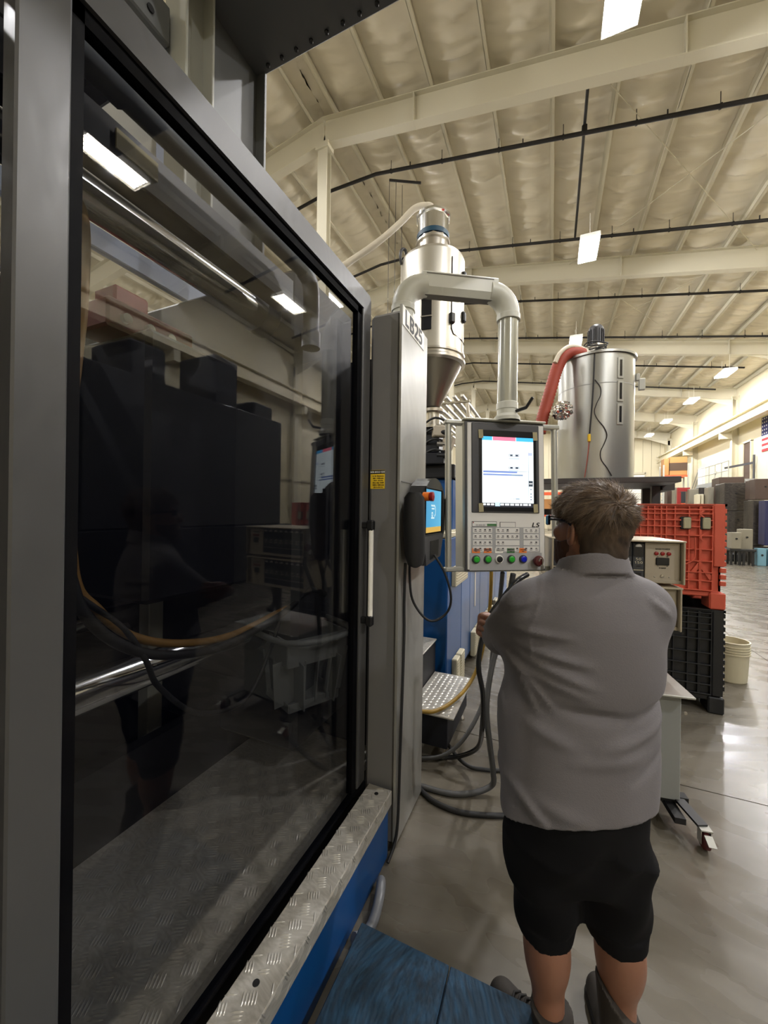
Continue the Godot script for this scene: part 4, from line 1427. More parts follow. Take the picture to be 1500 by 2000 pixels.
# ---------------------------------------------------------------- hot runner controllers on a cart
func cart() -> void:
	var at := V(0.312, 0, -2.68)
	var turn := deg_to_rad(8.5)
	var t := thing("equipment_cart", "grey steel cart with a sheet metal top and black caster legs, behind the man", "cart", at)
	t.rotation.y = turn
	var g := G.new()
	g.box(V(0, 0.40, 0.0), V(0.63, 0.56, 0.40), 0.006)
	part(t, "cabinet", g, M.cabinet, true)
	g = G.new()
	g.box(V(0, 0.706, 0.01), V(0.70, 0.012, 0.52), 0.003)
	part(t, "top_sheet", g, M.zinc, true)
	g = G.new()
	g.box(V(0, 0.115, 0.16), V(0.72, 0.035, 0.05))
	g.box(V(0, 0.115, -0.16), V(0.72, 0.035, 0.05))
	g.box(V(0.27, 0.09, 0.0), V(0.05, 0.03, 0.62))
	g.box(V(-0.27, 0.09, 0.0), V(0.05, 0.03, 0.62))
	for s in [-1.0, 1.0]:
		g.bar(V(s * 0.30, 0.13, 0.14), V(s * 0.355, 0.105, 0.335), 0.05, 0.012)
		g.bar(V(s * 0.30, 0.13, -0.14), V(s * 0.355, 0.105, -0.335), 0.05, 0.012)
	part(t, "base_frame", g, M.black, true)
	for q in [V(0.36, 0, 0.34), V(-0.36, 0, 0.34), V(0.36, 0, -0.34), V(-0.36, 0, -0.34)]:
		g = G.new()
		g.lathe(q + V(0, 0.045, 0), [Vector2(0.0, -0.016), Vector2(0.034, -0.016), Vector2(0.044, -0.010), Vector2(0.044, 0.010), Vector2(0.034, 0.016), Vector2(0.0, 0.016)], 20, Basis(V(0, 1, 0), V(1, 0, 0), V(0, 0, 1)))
		var w := part(t, "caster_wheel", g, M.wheel, true)
		g = G.new()
		for s in [-1.0, 1.0]: g.box(q + V(s * 0.021, 0.065, 0), V(0.004, 0.07, 0.035))
		g.box(q + V(0, 0.1, 0), V(0.05, 0.006, 0.05))
		g.box(q + V(0.0, 0.075, 0.055), V(0.034, 0.004, 0.05), 0.0, Basis(V(1, 0, 0), 0.5))
		part(w, "caster_fork", g, M.zinc, true)
	g = G.new()
	for x in [-0.31, 0.30]: g.box(V(x, 0.87, -0.17), V(0.035, 0.33, 0.035))
	g.box(V(-0.005, 1.012, -0.1), V(0.66, 0.014, 0.22))
	part(t, "rack_post", g, M.black, true)
	g = G.new()
	g.tube([V(0.33, 0.6, 0.203), V(0.33, 0.6, 0.21)], 0.008, 8)
	part(t, "screw", g, M.steel, true)
	for k in 2:
		var label: String = ["upper beige temperature controller with dark modules, on top of the other on the cart", "lower beige temperature controller mostly hidden by the man's shoulder"][k]
		var b := thing("temperature_controller", label, "controller", at + V(-0.002, 1.275 - 0.255 * k, 0) + V(-0.012 * k, 0.001, 0), "")
		b.rotation.y = turn
		var w := 0.335
		var h := 0.238
		g = G.new()
		g.box(V(0, 0.004, -0.06), V(w * 2, 0.008, 0.42))
		g.box(V(0, h - 0.005, -0.045), V(w * 2 + 0.01, 0.01, 0.45), 0.003)
		for s in [-1.0, 1.0]: g.box(V(s * (w - 0.005), h * 0.5, -0.045), V(0.01, h, 0.45), 0.003)
		g.box(V(0, h * 0.5, -0.26), V(w * 2, h, 0.01))
		part(b, "case", g, M.beige, true)
		g = G.new()
		g.box(V(0.237, 0.119, 0.145), V(0.168, 0.21, 0.01), 0.002)
		g.box(V(0, 0.012, 0.15), V(w * 2 - 0.02, 0.016, 0.012))
		var f := part(b, "front_plate", g, M.beigeface, true)
		for q in 3:
			g = G.new()
			g.lathe(V(0.207 + 0.030 * q, 0.165, 0.15), [Vector2(0.011, 0.0), Vector2(0.010, 0.006), Vector2(0.0, 0.009)], 14, Basis(V(1, 0, 0), V(0, 0, 1), V(0, -1, 0)))
			part(f, "indicator", g, M.red, true)
		g = G.new()
		g.box(V(0.237, 0.122, 0.153), V(0.064, 0.042, 0.008), 0.003)
		part(f, "rocker_switch", g, M.black, true)
		letters(f, "lettering", "MAIN POWER", "Droid Sans", false, 0.009, M.bezel, V(0.237, 0.19, 0.151), Basis(), 0.9)
		letters(f, "lettering", "POWER", "Droid Sans", false, 0.008, M.bezel, V(0.237, 0.085, 0.151), Basis(), 0.9)
		for q in [V(0.215, 0.15, 0.151), V(0.26, 0.15, 0.151), V(0.215, 0.096, 0.151), V(0.26, 0.096, 0.151), V(0.20, 0.035, 0.151), V(0.27, 0.035, 0.151)]:
			g = G.new()
			g.lathe(q, [Vector2(0.004, 0.0), Vector2(0.0, 0.003)], 8, Basis(V(1, 0, 0), V(0, 0, 1), V(0, -1, 0)))
			part(f, "screw", g, M.steel, true)
		g = G.new()
		g.lathe(V(0.237, 0.04, 0.15), [Vector2(0.010, 0.0), Vector2(0.008, 0.004), Vector2(0.0, 0.005)], 12, Basis(V(1, 0, 0), V(0, 0, 1), V(0, -1, 0)))
		part(f, "key_lock", g, M.steel, true)
		for q in 8:
			var x := 0.121 - 0.0595 * q
			g = G.new()
			g.box(V(x, 0.121, 0.142), V(0.056, 0.196, 0.012), 0.002)
			var md := part(b, "module", g, M.module, true)
			g = G.new()
			g.box(V(x, 0.180, 0.1485), V(0.05, 0.072, 0.004), 0.001)
			part(md, "dark_display", g, M.moduledark, true)
			g = G.new()
			g.lathe(V(x, 0.199, 0.1505), [Vector2(0.016, 0.0), Vector2(0.012, 0.006), Vector2(0.0, 0.007)], 16, Basis(V(1, 0, 0), V(0, 0, 1), V(0, -1, 0)), PI, TAU)
			part(md, "knob", g, M.key, true)
			letters(md, "digits", "50", "Droid Sans Mono", true, 0.013, M.ledamber, V(x, 0.129, 0.1482), Basis(), 1.3)
			letters(md, "digits", "150", "Droid Sans Mono", true, 0.013, M.ledamber, V(x, 0.110, 0.1482), Basis(), 1.3)
			g = G.new()
			g.box(V(x, 0.068, 0.149), V(0.05, 0.005, 0.004))
			part(md, "pull_bar", g, M.steel, true)
			g = G.new()
			g.box(V(x, 0.047, 0.149), V(0.028, 0.014, 0.003), 0.003)
			g.box(V(x, 0.090, 0.1485), V(0.02, 0.006, 0.002))
			part(md, "rocker", g, M.moduledark, true)
	for k in 3:
		g = G.new()
		var x := 0.55 + 0.02 * k
		g.tube(curve([V(x + 0.02, 1.00, -2.87), V(x + 0.03, 0.95, -2.85), V(x + 0.025 - 0.02 * k, 0.82, -2.83), V(x + 0.04, 0.735, -2.79)], 6), 0.02, 10)
		solo("power_cord", g, M.rubber, ["left of three thick black cords hanging below the lower controller", "middle one of three thick black cords below the lower controller", "right of three thick black cords below the lower controller"][k], "cord")

# ---------------------------------------------------------------- stacked bulk bins and bucket
func bins() -> void:
	for k in 2:
		var y0 := 0.0 if k == 0 else 0.872
		var m: Material = M.bindark if k == 0 else M.bin
		var label: String = ["black ribbed folding bulk bin, underneath the orange one", "orange ribbed bulk bin with two cream latches, stacked on the black one"][k]
		var t := thing("bulk_bin", label, "bin", V(0.735, y0, -4.63))
		var h := 0.870 if k == 0 else 0.884
		var x0 := 0.135
		var x1 := 1.335
		var zf := -4.05
		var g := G.new()
		g.span(V(x0 + 0.03, y0 + 0.12, zf - 0.045), V(x1 - 0.03, y0 + h - 0.01, zf - 0.03))
		g.span(V(x0 + 0.03, y0 + 0.12, zf - 1.13), V(x1 - 0.03, y0 + h - 0.01, zf - 1.115))
		g.span(V(x0 + 0.03, y0 + 0.12, zf - 1.13), V(x0 + 0.045, y0 + h - 0.01, zf - 0.03))
		g.span(V(x1 - 0.045, y0 + 0.12, zf - 1.13), V(x1 - 0.03, y0 + h - 0.01, zf - 0.03))
		part(t, "wall", g, m)
		g = G.new()
		g.span(V(x0 + 0.02, y0 + 0.10, zf - 1.14), V(x1 - 0.02, y0 + 0.15, zf - 0.02), 0.01)
		for q in [[x0, x0 + 0.18], [0.66, 0.81], [x1 - 0.11, x1]]:
			for z in [zf - 0.2, zf - 0.66, zf - 1.16]: g.span(V(q[0], y0 + 0.0, z), V(q[1], y0 + 0.14, z + 0.2), 0.01)
		g.span(V(x0, y0, zf - 1.1), V(x1, y0 + 0.03, zf - 1.0))
		part(t, "pallet_base", g, m)
		# ribs of the front (proud of the wall) and of the side
		var ys := [y0 + 0.155, y0 + 0.235, y0 + 0.305, y0 + 0.40, y0 + 0.50, y0 + 0.615, y0 + 0.69, y0 + 0.745, y0 + 0.80, y0 + 0.835, y0 + h - 0.012]
		for y in ys:
			g = G.new()
			g.span(V(x0, y - 0.005, zf - 0.035), V(x1 - 0.09, y + 0.005, zf), 0.002)
			part(t, "rib", g, m)
		for x in [0.14, 0.23, 0.32, 0.41, 0.50, 0.59, 0.665, 0.731, 0.785, 0.834, 0.883, 0.92, 0.982, 1.082, 1.156, 1.165, 1.243]:
			g = G.new()
			g.span(V(x - 0.005, y0 + 0.15, zf - 0.035), V(x + 0.005, y0 + h - 0.01, zf - 0.002), 0.002)
			part(t, "rib", g, m)
		if k == 1:
			for q in [[1.082, 1.16], [1.24, 1.16]]:
				g = G.new()
				g.bar(V(q[0], y0 + 0.25, zf - 0.015), V(q[1], y0 + 0.38, zf - 0.015), 0.012, 0.03)
				part(t, "brace", g, m)
			for x in [1.052, 1.185]:
				g = G.new()
				g.span(V(x - 0.032, y0 + 0.665, zf - 0.03), V(x + 0.042, y0 + 0.775, zf + 0.004), 0.008)
				var pk := part(t, "latch_pocket", g, M.bindark)
				g = G.new()
				g.span(V(x - 0.014, y0 + 0.672, zf), V(x + 0.040, y0 + 0.768, zf + 0.014), 0.012)
				part(pk, "latch", g, M.binlatch, true, "cream latch plate")
			for y in [y0 + 0.60, y0 + 0.80]:
				g = G.new()
				for s in [-1.0, 1.0]: g.bar(V(1.15, y, zf + 0.004), V(1.18, y + s * 0.03, zf + 0.004), 0.01, 0.01)
				part(t, "hinge", g, m)
			g = G.new()
			g.tube(curve([V(1.12, y0 + 0.6, zf + 0.012), V(1.12, y0 + 0.45, zf + 0.014), V(1.10, y0 + 0.40, zf + 0.014), V(1.04, y0 + 0.36, zf + 0.01)], 5), 0.006, 6)
			part(t, "rod", g, m)
		# corner post with stepped notches
		g = G.new()
		g.span(V(x1 - 0.085, y0 + (0.36 if k == 1 else 0.15), zf - 0.06), V(x1 - 0.012, y0 + h, zf + 0.003), 0.006)
		for q in 12:
			var y := y0 + 0.2 + 0.055 * q
			g.span(V(x1 - 0.04, y, zf - 0.05), V(x1, y + 0.038, zf - 0.002), 0.003)
		part(t, "corner_post", g, m)
		g = G.new()
		for s in [x0, x1 - 0.04]: g.span(V(s, y0 + h - 0.02, zf - 1.15), V(s + 0.04, y0 + h, zf))
		for z in [zf - 0.04, zf - 1.15]: g.span(V(x0, y0 + h - 0.02, z), V(x1, y0 + h, z + 0.04))
		part(t, "rim", g, m)
		for q in 9:
			g = G.new()
			var z := zf - 0.15 - 0.11 * q
			g.span(V(x1 - 0.035, y0 + 0.15, z), V(x1, y0 + h - 0.01, z + 0.012))
			g.span(V(x0, y0 + 0.15, z), V(x0 + 0.035, y0 + h - 0.01, z + 0.012))
			part(t, "rib", g, m)
	var g := G.new()
	var c := V(1.685, 0, -5.0)
	var bk := thing("bucket", "dirty white plastic bucket standing on the floor right of the black bin", "bucket", c)
	g.lathe(c, [Vector2(0.0, 0.0), Vector2(0.128, 0.0), Vector2(0.134, 0.01), Vector2(0.146, 0.27)], 32)
	part(bk, "pail", g, M.bucket)
	g = G.new()
	for y in [0.275, 0.30, 0.325, 0.35]: g.lathe(c + V(0, y, 0), [Vector2(0.146, 0), Vector2(0.156, 0.003), Vector2(0.156, 0.009), Vector2(0.148, 0.013)], 32)
	g.lathe(c, [Vector2(0.148, 0.27), Vector2(0.150, 0.385), Vector2(0.156, 0.39), Vector2(0.156, 0.40), Vector2(0.144, 0.40), Vector2(0.140, 0.30)], 32)
	part(bk, "rim_ring", g, M.bucket)

# ---------------------------------------------------------------- tall tank on its platform
func surge_tank() -> void:
	var c := V(0.545, 0, -6.18)
	var pf := thing("tank_platform", "dark steel platform with legs, carrying the tall grey tank", "platform", V(0.4, 0, -6.4))
	var g := G.new()
	g.span(V(-0.95, 2.06, -7.1), V(1.42, 2.13, -5.62), 0.006)
	g.span(V(1.38, 2.0, -7.1), V(1.52, 2.13, -6.3), 0.004)
	part(pf, "deck", g, M.platform)
	for x in [-0.9, 1.32]:
		for z in [-7.0, -6.4]:
			g = G.new()
			g.span(V(x - 0.05, 0, z - 0.05), V(x + 0.05, 2.06, z + 0.05), 0.004)
			part(pf, "leg", g, M.platform)
	g = G.new()
	g.span(V(-0.9, 1.64, -7.02), V(1.32, 1.74, -6.98))
	part(pf, "cross_rail", g, M.platform)
	var t := thing("surge_tank", "tall grey sheet steel tank with three slot windows and a motor on top", "tank", c + V(0, 2.13, 0))
	g = G.new()
	g.lathe(c, [Vector2(0.0, 2.135), Vector2(0.475, 2.135), Vector2(0.475, 3.78)], 56)
	part(t, "shell", g, M.tank)
	g = G.new()
	g.lathe(c, [Vector2(0.475, 3.77), Vector2(0.50, 3.77), Vector2(0.50, 3.80), Vector2(0.0, 3.815)], 56)
	part(t, "lid", g, M.tank)
	g = G.new()
	g.lathe(c, [Vector2(0.4765, 3.37), Vector2(0.478, 3.375), Vector2(0.4765, 3.38)], 56)
	part(t, "weld_seam", g, M.cabinet)
	for k in 3:
		var a := deg_to_rad(58.0)
		var y := 3.56 - 0.30 * k
		var bs := Basis(V(0, 1, 0), -a)
		g = G.new()
		g.box(c + V(cos(a) * 0.475, y, sin(a) * 0.475), V(0.02, 0.27, 0.085), 0.004, bs)
		var wf := part(t, "window_frame", g, M.zinc)
		g = G.new()
		g.box(c + V(cos(a) * 0.483, y, sin(a) * 0.483), V(0.012, 0.21, 0.03), 0.0, bs)
		part(wf, "slot_window", g, M.darkwindow, true)
	g = G.new()
	g.lathe(c + V(0.0, 3.81, 0), [Vector2(0.10, 0.0), Vector2(0.10, 0.05), Vector2(0.085, 0.06), Vector2(0.085, 0.20), Vector2(0.10, 0.21), Vector2(0.10, 0.24)], 20)
	part(t, "gearbox", g, M.steel)
	g = G.new()
	g.lathe(c + V(0, 4.05, 0), [Vector2(0.095, 0.0), Vector2(0.095, 0.24), Vector2(0.075, 0.27), Vector2(0.05, 0.285), Vector2(0.0, 0.29)], 20)
	for k in 16:
		var a := TAU * k / 16.0
		g.box(c + V(cos(a) * 0.098, 4.16, sin(a) * 0.098), V(0.022, 0.2, 0.007), 0.0, Basis(V(0, 1, 0), -a))
	part(t, "motor", g, M.bezel)
	g = G.new()
	for k in 4:
		var pts := []
		for q in 12:
			var a := TAU * q / 9.0 + k
			pts.append(c + V(cos(a) * (0.12 + 0.01 * k), 3.95 + 0.035 * k + 0.02 * sin(a * 2.0 + k), sin(a) * (0.12 + 0.01 * k)))
		g.tube(curve(pts, 3), 0.009, 6)
	part(t, "motor_cable", g, M.rubber)
	g = G.new()
	g.box(c + V(0.50, 3.52, 0.05), V(0.05, 0.10, 0.05), 0.01)
	g.box(c + V(0.55, 3.42, 0.05), V(0.08, 0.16, 0.05), 0.01)
	part(t, "lifting_lug", g, M.zinc)
	# hoses: red ribbed suction hose with a milky end piece and foil wrap
	var h := thing("ribbed_hose", "red ribbed hose rising from behind the panel to the tank's top", "hose", V(-0.1, 2.9, -5.65))
	var path := curve([V(-0.16, 2.75, -5.60), V(-0.125, 2.963, -5.618), V(-0.046, 3.276, -5.653), V(0.03, 3.58, -5.69), V(0.10, 3.76, -5.72), V(0.19, 3.85, -5.79), V(0.29, 3.875, -5.88), V(0.36, 3.87, -5.95)], 14)
	var rr := []
	for k in path.size(): rr.append(0.083 if k % 2 == 0 else 0.070)
	g = G.new()
	g.tube(path, rr, 14)
	part(h, "hose_body", g, M.redhose)
	g = G.new()
	g.tube(curve([V(0.35, 3.87, -5.94), V(0.42, 3.86, -6.02), V(0.47, 3.80, -6.08)], 5), 0.075, 14)
	part(h, "end_cuff", g, M.clearhose)
	g = G.new()
	g.tube(curve([V(0.02, 3.68, -5.62), V(0.07, 3.80, -5.65), V(0.16, 3.90, -5.72), V(0.28, 3.935, -5.82), V(0.42, 3.93, -6.0)], 6), 0.03, 10)
	part(h, "clear_sleeve", g, M.clearhose)
	var f := G.new()
	var nz := FastNoiseLite.new()
	nz.seed = 9
	nz.frequency = 14.0
	var rows := 22
	var seg := 30
	var pa := V(0.02, 2.93, -5.50)
	var pb := V(0.20, 3.10, -5.62)
	var ax := (pb - pa).normalized()
	var sx := ax.cross(V(0, 0, 1)).normalized()
	var sy := ax.cross(sx)
	for i in rows:
		for j in seg:
			var q := []
			for w in [[i, j], [i, j + 1], [i + 1, j + 1], [i + 1, j]]:
				var u: float = float(w[0]) / rows
				var a: float = TAU * (w[1] % seg) / seg
				var d := sx * cos(a) + sy * sin(a)
				var p := pa.lerp(pb, u) + d * 0.105 * pow(maxf(sin(PI * clampf(u, 0.02, 0.98)), 0.05), 0.45)
				q.append(p + d * 0.06 * nz.get_noise_3dv(p * 2.0))
			f.face([q[0], q[1], q[2]], pa.lerp(pb, 0.5))
			f.face([q[0], q[2], q[3]], pa.lerp(pb, 0.5))
	solo("foil_wrap", f, M.foil, "crumpled silver foil wrapped round a pipe between the red hose and the tank", "foil")
	g = G.new()
	g.tube(curve([c + V(-0.05, 3.82, 0.42), c + V(-0.055, 3.70, 0.483), c + V(-0.07, 3.2, 0.482), c + V(-0.10, 2.72, 0.478)], 5), 0.009, 6)
	var hc := solo("hanging_cord", g, M.rubber, "black cord with a yellow plug hanging straight down the tank's front", "cord")
	g = G.new()
	g.box(c + V(-0.105, 2.66, 0.485) - hc.position, V(0.035, 0.10, 0.035), 0.008)
	part(hc, "plug", g, M.yellow, true, "yellow plug")
	g = G.new()
	g.tube(curve([c + V(-0.105, 2.62, 0.485) - hc.position, c + V(-0.12, 2.4, 0.48) - hc.position, c + V(-0.15, 2.145, 0.47) - hc.position], 5), 0.005, 6)
	part(hc, "lead", g, M.redhose, true, "thin reddish lead")
	g = G.new()
	var wv := []
	for k in 13:
		var a := 90.0 - (-5.5 + 6.5 * sin(k * 1.15) + 1.6 * k)
		wv.append(c + V(cos(deg_to_rad(a)) * 0.484, 3.42 - 0.105 * k, sin(deg_to_rad(a)) * 0.484))
	g.tube(curve(wv, 6), 0.006, 6)
	solo("wavy_cord", g, M.rubber, "thin black cord hanging in waves down the tank's front, right of the yellow plug", "cord")

# ---------------------------------------------------------------- cables by the step
func cables() -> void:
	var list := [
		["black_cable", [V(-0.12, 1.31, -2.30), V(-0.17, 1.28, -2.22), V(-0.23, 1.20, -2.19), V(-0.306, 1.085, -2.158), V(-0.345, 0.93, -2.142), V(-0.354, 0.80, -2.137), V(-0.33, 0.66, -2.14), V(-0.34, 0.45, -2.20), V(-0.40, 0.2, -2.42), V(-0.52, 0.07, -2.50), V(-0.66, 0.02, -2.50), V(-0.9, 0.015, -2.4)], 0.014, M.shinyblack, "thick black cable curving down from the panel and round left under the step"],
		["grey_cable", [V(-0.20, 1.30, -2.36), V(-0.25, 1.0, -2.40), V(-0.31, 0.75, -2.35), V(-0.325, 0.55, -2.25), V(-0.30, 0.35, -2.22), V(-0.285, 0.18, -2.26), V(-0.30, 0.06, -2.32), V(-0.40, 0.018, -2.27), V(-0.53, 0.016, -2.21), V(-0.75, 0.016, -2.20)], 0.016, M.cablegrey, "thick grey cable making a wide loop down to the floor beside the step"],
		["floor_cable", [V(-0.72, 0.014, -2.20), V(-0.60, 0.014, -2.12), V(-0.45, 0.014, -2.10), V(-0.30, 0.014, -2.14), V(-0.12, 0.014, -2.22), V(0.05, 0.014, -2.30)], 0.014, M.rubber, "black cable lying on the floor nearest the man's shorts"],
		["floor_cable", [V(-0.72, 0.20, -2.60), V(-0.60, 0.08, -2.54), V(-0.48, 0.02, -2.50), V(-0.36, 0.012, -2.52), V(-0.24, 0.012, -2.56), V(0.0, 0.012, -2.6)], 0.012, M.rubber, "black cable on the floor running from under the step towards the cart"],
		["grey_cable", [V(-0.26, 1.30, -2.36), V(-0.30, 1.05, -2.55), V(-0.34, 0.80, -2.62), V(-0.37, 0.5, -2.58), V(-0.47, 0.25, -2.46), V(-0.62, 0.10, -2.40), V(-0.85, 0.05, -2.36)], 0.013, M.cablegrey, "thin grey cable hanging behind the looped one and crossing below the step"],
		["yellow_hose", [V(-0.95, 0.335, -2.40), V(-0.767, 0.332, -2.44), V(-0.678, 0.332, -2.50), V(-0.606, 0.334, -2.69), V(-0.555, 0.36, -2.90), V(-0.50, 0.48, -2.98), V(-0.46, 0.65, -2.98), V(-0.42, 0.9, -2.98), V(-0.41, 1.20, -2.98), V(-0.42, 1.5, -3.0)], 0.013, M.yellowhose, "yellow hose draped across the lower step tread and up behind the panel"],
	]
	for h in list:
		var g := G.new()
		g.tube(curve(h[1], 7), h[2], 12)
		solo(h[0], g, h[3], h[4], "hose" if h[0] == "yellow_hose" else "cable")

# ---------------------------------------------------------------- far right: moulds, rack, mezzanine, flag
func background() -> void:
	var blocks := [
		["mold_block", 6.33, 7.07, 1.89, 3.0, -19.5, 1.0, M.mould, "large grey steel mold block, on top of another, tallest right of the orange bin", 1.0],
		["mold_block", 6.45, 7.08, 0.99, 1.885, -19.5, 1.0, M.mould, "grey steel mold block directly beneath the tallest one", 1.0],
		["mold_block", 6.40, 7.10, 0.0, 0.985, -19.5, 1.0, M.mould, "dark steel mold block at the bottom of the tallest stack", 1.0],
		["mold_block", 6.60, 7.45, 0.0, 3.35, -20.9, 0.9, M.mouldbrown, "tall brown mold stack just behind the tallest grey stack", 1.0],
		["mold_block", 6.70, 7.30, 2.28, 3.03, -18.0, 0.8, M.mouldbrown, "brown steel mold block at the right edge, on top of its stack", 1.0],
		["mold_block", 6.66, 6.98, 0.62, 2.26, -18.0, 0.8, M.mould, "narrow grey mold standing below the brown block at the right edge", 1.0],
		["mold_block", 6.64, 7.30, 0.0, 0.61, -18.0, 0.9, M.mould, "low dark mold block carrying the stack at the right edge", 1.0],
		["tote_box", 6.72, 7.3, 0.68, 2.23, -17.3, 0.5, M.navy, "dark blue cabinet cut off by the right edge of the photo", 1.0],
		["tote_box", 6.42, 6.66, 0.0, 0.60, -17.0, 0.3, M.lightblue, "pale blue box standing on the floor by the right edge", 1.0],
		["tote_box", 6.70, 7.0, 0.0, 0.60, -17.0, 0.3, M.lightblue, "second pale blue box, right of the first, cut by the photo's edge", 1.0],
		["mold_block", 5.65, 5.93, 0.56, 1.12, -16.8, 0.4, M.mouldlight, "small light grey mold block on black legs right of the orange bin", 1.0],
		["mold_block", 5.98, 6.30, 0.50, 1.24, -17.0, 0.4, M.mouldlight, "small grey mold with clamps, right of the light one on legs", 1.0],
		["mold_block", 5.46, 5.79, 0.0, 2.96, -24.0, 0.6, M.mouldbrown, "dark brown mold edge over the orange bin, leftmost of the row", 1.0],
		["mold_block", 5.55, 5.73, 0.0, 3.06, -23.0, 0.6, M.mouldlight, "narrow light grey mold edge over the orange bin", 1.0],
		["mold_block", 5.85, 6.21, 0.0, 2.92, -22.0, 0.6, M.mouldlight, "wide light grey mold edge over the orange bin, right of the red frame", 1.0],
		["mold_block", 5.88, 5.99, 0.0, 2.63, -21.0, 0.5, M.cream, "slim cream mold edge over the orange bin, left one of two", 1.0],
		["mold_block", 6.02, 6.11, 0.0, 2.63, -21.0, 0.5, M.cream, "slim cream mold edge over the orange bin, right one of two", 1.0],
		["mold_block", 6.21, 6.52, 0.0, 2.98, -22.0, 0.6, M.mould, "dark mold block behind the two slim cream edges", 1.0],
		["mold_block", 6.13, 6.34, 0.0, 2.90, -20.6, 0.5, M.mouldlight, "grey rounded mold block left of the tallest stack", 1.0],
	]
	for b in blocks:
		var z: float = b[5]
		var t := thing(b[0], b[8], "cabinet" if b[7] == M.navy else ("box" if b[0] == "tote_box" else "mold"), V((b[1] + b[2]) * 0.5, b[3], z - b[6] * 0.5))
		var g := G.new()
		g.span(V(b[1], b[3], z), V(b[2], b[4], z - b[6] * 0.52), 0.015)
		part(t, "front_half", g, b[7])
		g = G.new()
		g.span(V(b[1] + 0.012, b[3] + 0.01, z - b[6] * 0.54), V(b[2] - 0.012, b[4] - 0.01, z - b[6]), 0.015)
		part(t, "rear_half", g, b[7])
		if b[4] - b[3] > 0.5:
			g = G.new()
			var y: float = lerpf(b[3], b[4], 0.62)
			g.tube([V((b[1] + b[2]) * 0.5, y, z - 0.01), V((b[1] + b[2]) * 0.5, y, z + 0.03)], 0.03, 10)
			part(t, "port", g, M.black)
	var g := G.new()
	for x in [5.68, 5.9, 6.02, 6.26]:
		g.span(V(x - 0.03, 0, -16.85), V(x + 0.03, 0.5, -16.91))
		g.span(V(x - 0.03, 0, -17.15), V(x + 0.03, 0.5, -17.21))
	g.span(V(5.62, 0.48, -17.22), V(6.32, 0.555, -16.8), 0.01)
	solo("mold_stand", g, M.black, "black steel stand with legs under the two small grey molds", "stand")
	g = G.new()
	g.span(V(6.05, 0.02, -18.2), V(6.5, 0.3, -18.9), 0.04)
	g.tube([V(6.0, 0.35, -18.4), V(6.3, 0.6, -18.4)], 0.08, 10)
	solo("pump", g, M.black, "dark pump on the floor between the orange bin and the mold stand", "pump")
	g = G.new()
	for x in [5.47, 5.86]: g.span(V(x, 0, -22.3), V(x + 0.1, 2.98, -22.4))
	g.span(V(5.47, 2.82, -22.28), V(5.96, 3.0, -22.42))
	g.span(V(5.55, 0, -22.32), V(5.62, 2.8, -22.38))
	solo("red_frame", g, M.red, "red steel frame standing among the mold edges over the orange bin", "frame")
	# pallet rack with cartons
	var rk := thing("pallet_rack", "orange and grey pallet rack against the right wall, far behind the molds", "rack", V(8.7, 0, -37))
	for x in [7.95, 9.5]:
		for z in [-36.0, -37.1]:
			g = G.new()
			g.span(V(x - 0.05, 0, z - 0.05), V(x + 0.05, 5.6, z + 0.05))
			part(rk, "upright", g, M.postlight)
	for y in [2.5, 4.65]:
		for z in [-36.0, -37.1]:
			g = G.new()
			g.span(V(7.95, y, z - 0.03), V(9.5, y + 0.14, z + 0.03))
			part(rk, "beam", g, M.rackorange)
	for q in [[7.95, 2.6, 9.0, 4.6], [9.5, 2.6, 8.4, 4.6]]:
		g = G.new()
		g.bar(V(q[0], q[1], -37.1), V(q[2], q[3], -37.1), 0.04, 0.04)
		part(rk, "brace", g, M.postlight)
	var ctn := thing("carton", "large cardboard carton with a dark band on the top rack shelf", "carton", V(8.9, 4.8, -36.5))
	g = G.new()
	g.span(V(8.35, 4.8, -36.05), V(9.45, 6.2, -37.0), 0.02)
	part(ctn, "box", g, M.card)
	g = G.new()
	g.span(V(8.34, 5.15, -36.04), V(9.46, 5.75, -37.01))
	part(ctn, "dark_band", g, M.carddark)
	g = G.new()
	g.span(V(7.98, 4.8, -36.05), V(8.3, 6.1, -37.0), 0.02)
	solo("carton", g, M.card, "narrow cardboard carton left of the banded one on the top rack shelf", "carton")
	for k in 5:
		g = G.new()
		g.span(V(8.0 + 0.02 * (k % 2), 2.66 + 0.24 * k, -36.1), V(8.55, 2.66 + 0.24 * k + 0.18, -36.9), 0.01)
		solo("parts_tray", g, M.key, ["lowest white tray of the stack on the lower rack shelf", "second white tray from the bottom on the lower rack shelf", "middle white tray of the stack on the lower rack shelf", "fourth white tray from the bottom on the lower rack shelf", "topmost white tray of the stack on the lower rack shelf"][k], "tray", "trays on the rack")
	g = G.new()
	g.span(V(8.65, 2.66, -36.1), V(9.4, 3.75, -36.9), 0.02)
	solo("crate", g, M.bindark, "dark crate beside the white trays on the lower rack shelf", "crate")
	# second rack, behind the man's forehead
	var r2 := thing("pallet_rack", "orange rack with brown cartons glimpsed between the panel handle and the man's head", "rack", V(0.2, 0, -16.5))
	for x in [-0.6, 1.4]:
		g = G.new()
		g.span(V(x - 0.05, 0, -16.55), V(x + 0.05, 3.0, -16.45))
		part(r2, "upright", g, M.postlight)
	for y in [0.7, 1.55, 2.4]:
		g = G.new()
		g.span(V(-0.6, y, -16.5), V(1.4, y + 0.12, -16.4))
		part(r2, "beam", g, M.rackorange)
	for k in 3:
		g = G.new()
		g.span(V(-0.5 + 0.62 * k, 1.67, -16.5), V(0.06 + 0.62 * k, 2.25 - 0.1 * k, -17.1), 0.01)
		part(r2, "carton", g, M.card)
	# mezzanine landing with stair and rails
	var mz := thing("mezzanine_landing", "grey steel landing with stair and railings below the wall door, far right", "landing", V(9.9, 0, -30.5))
	g = G.new()
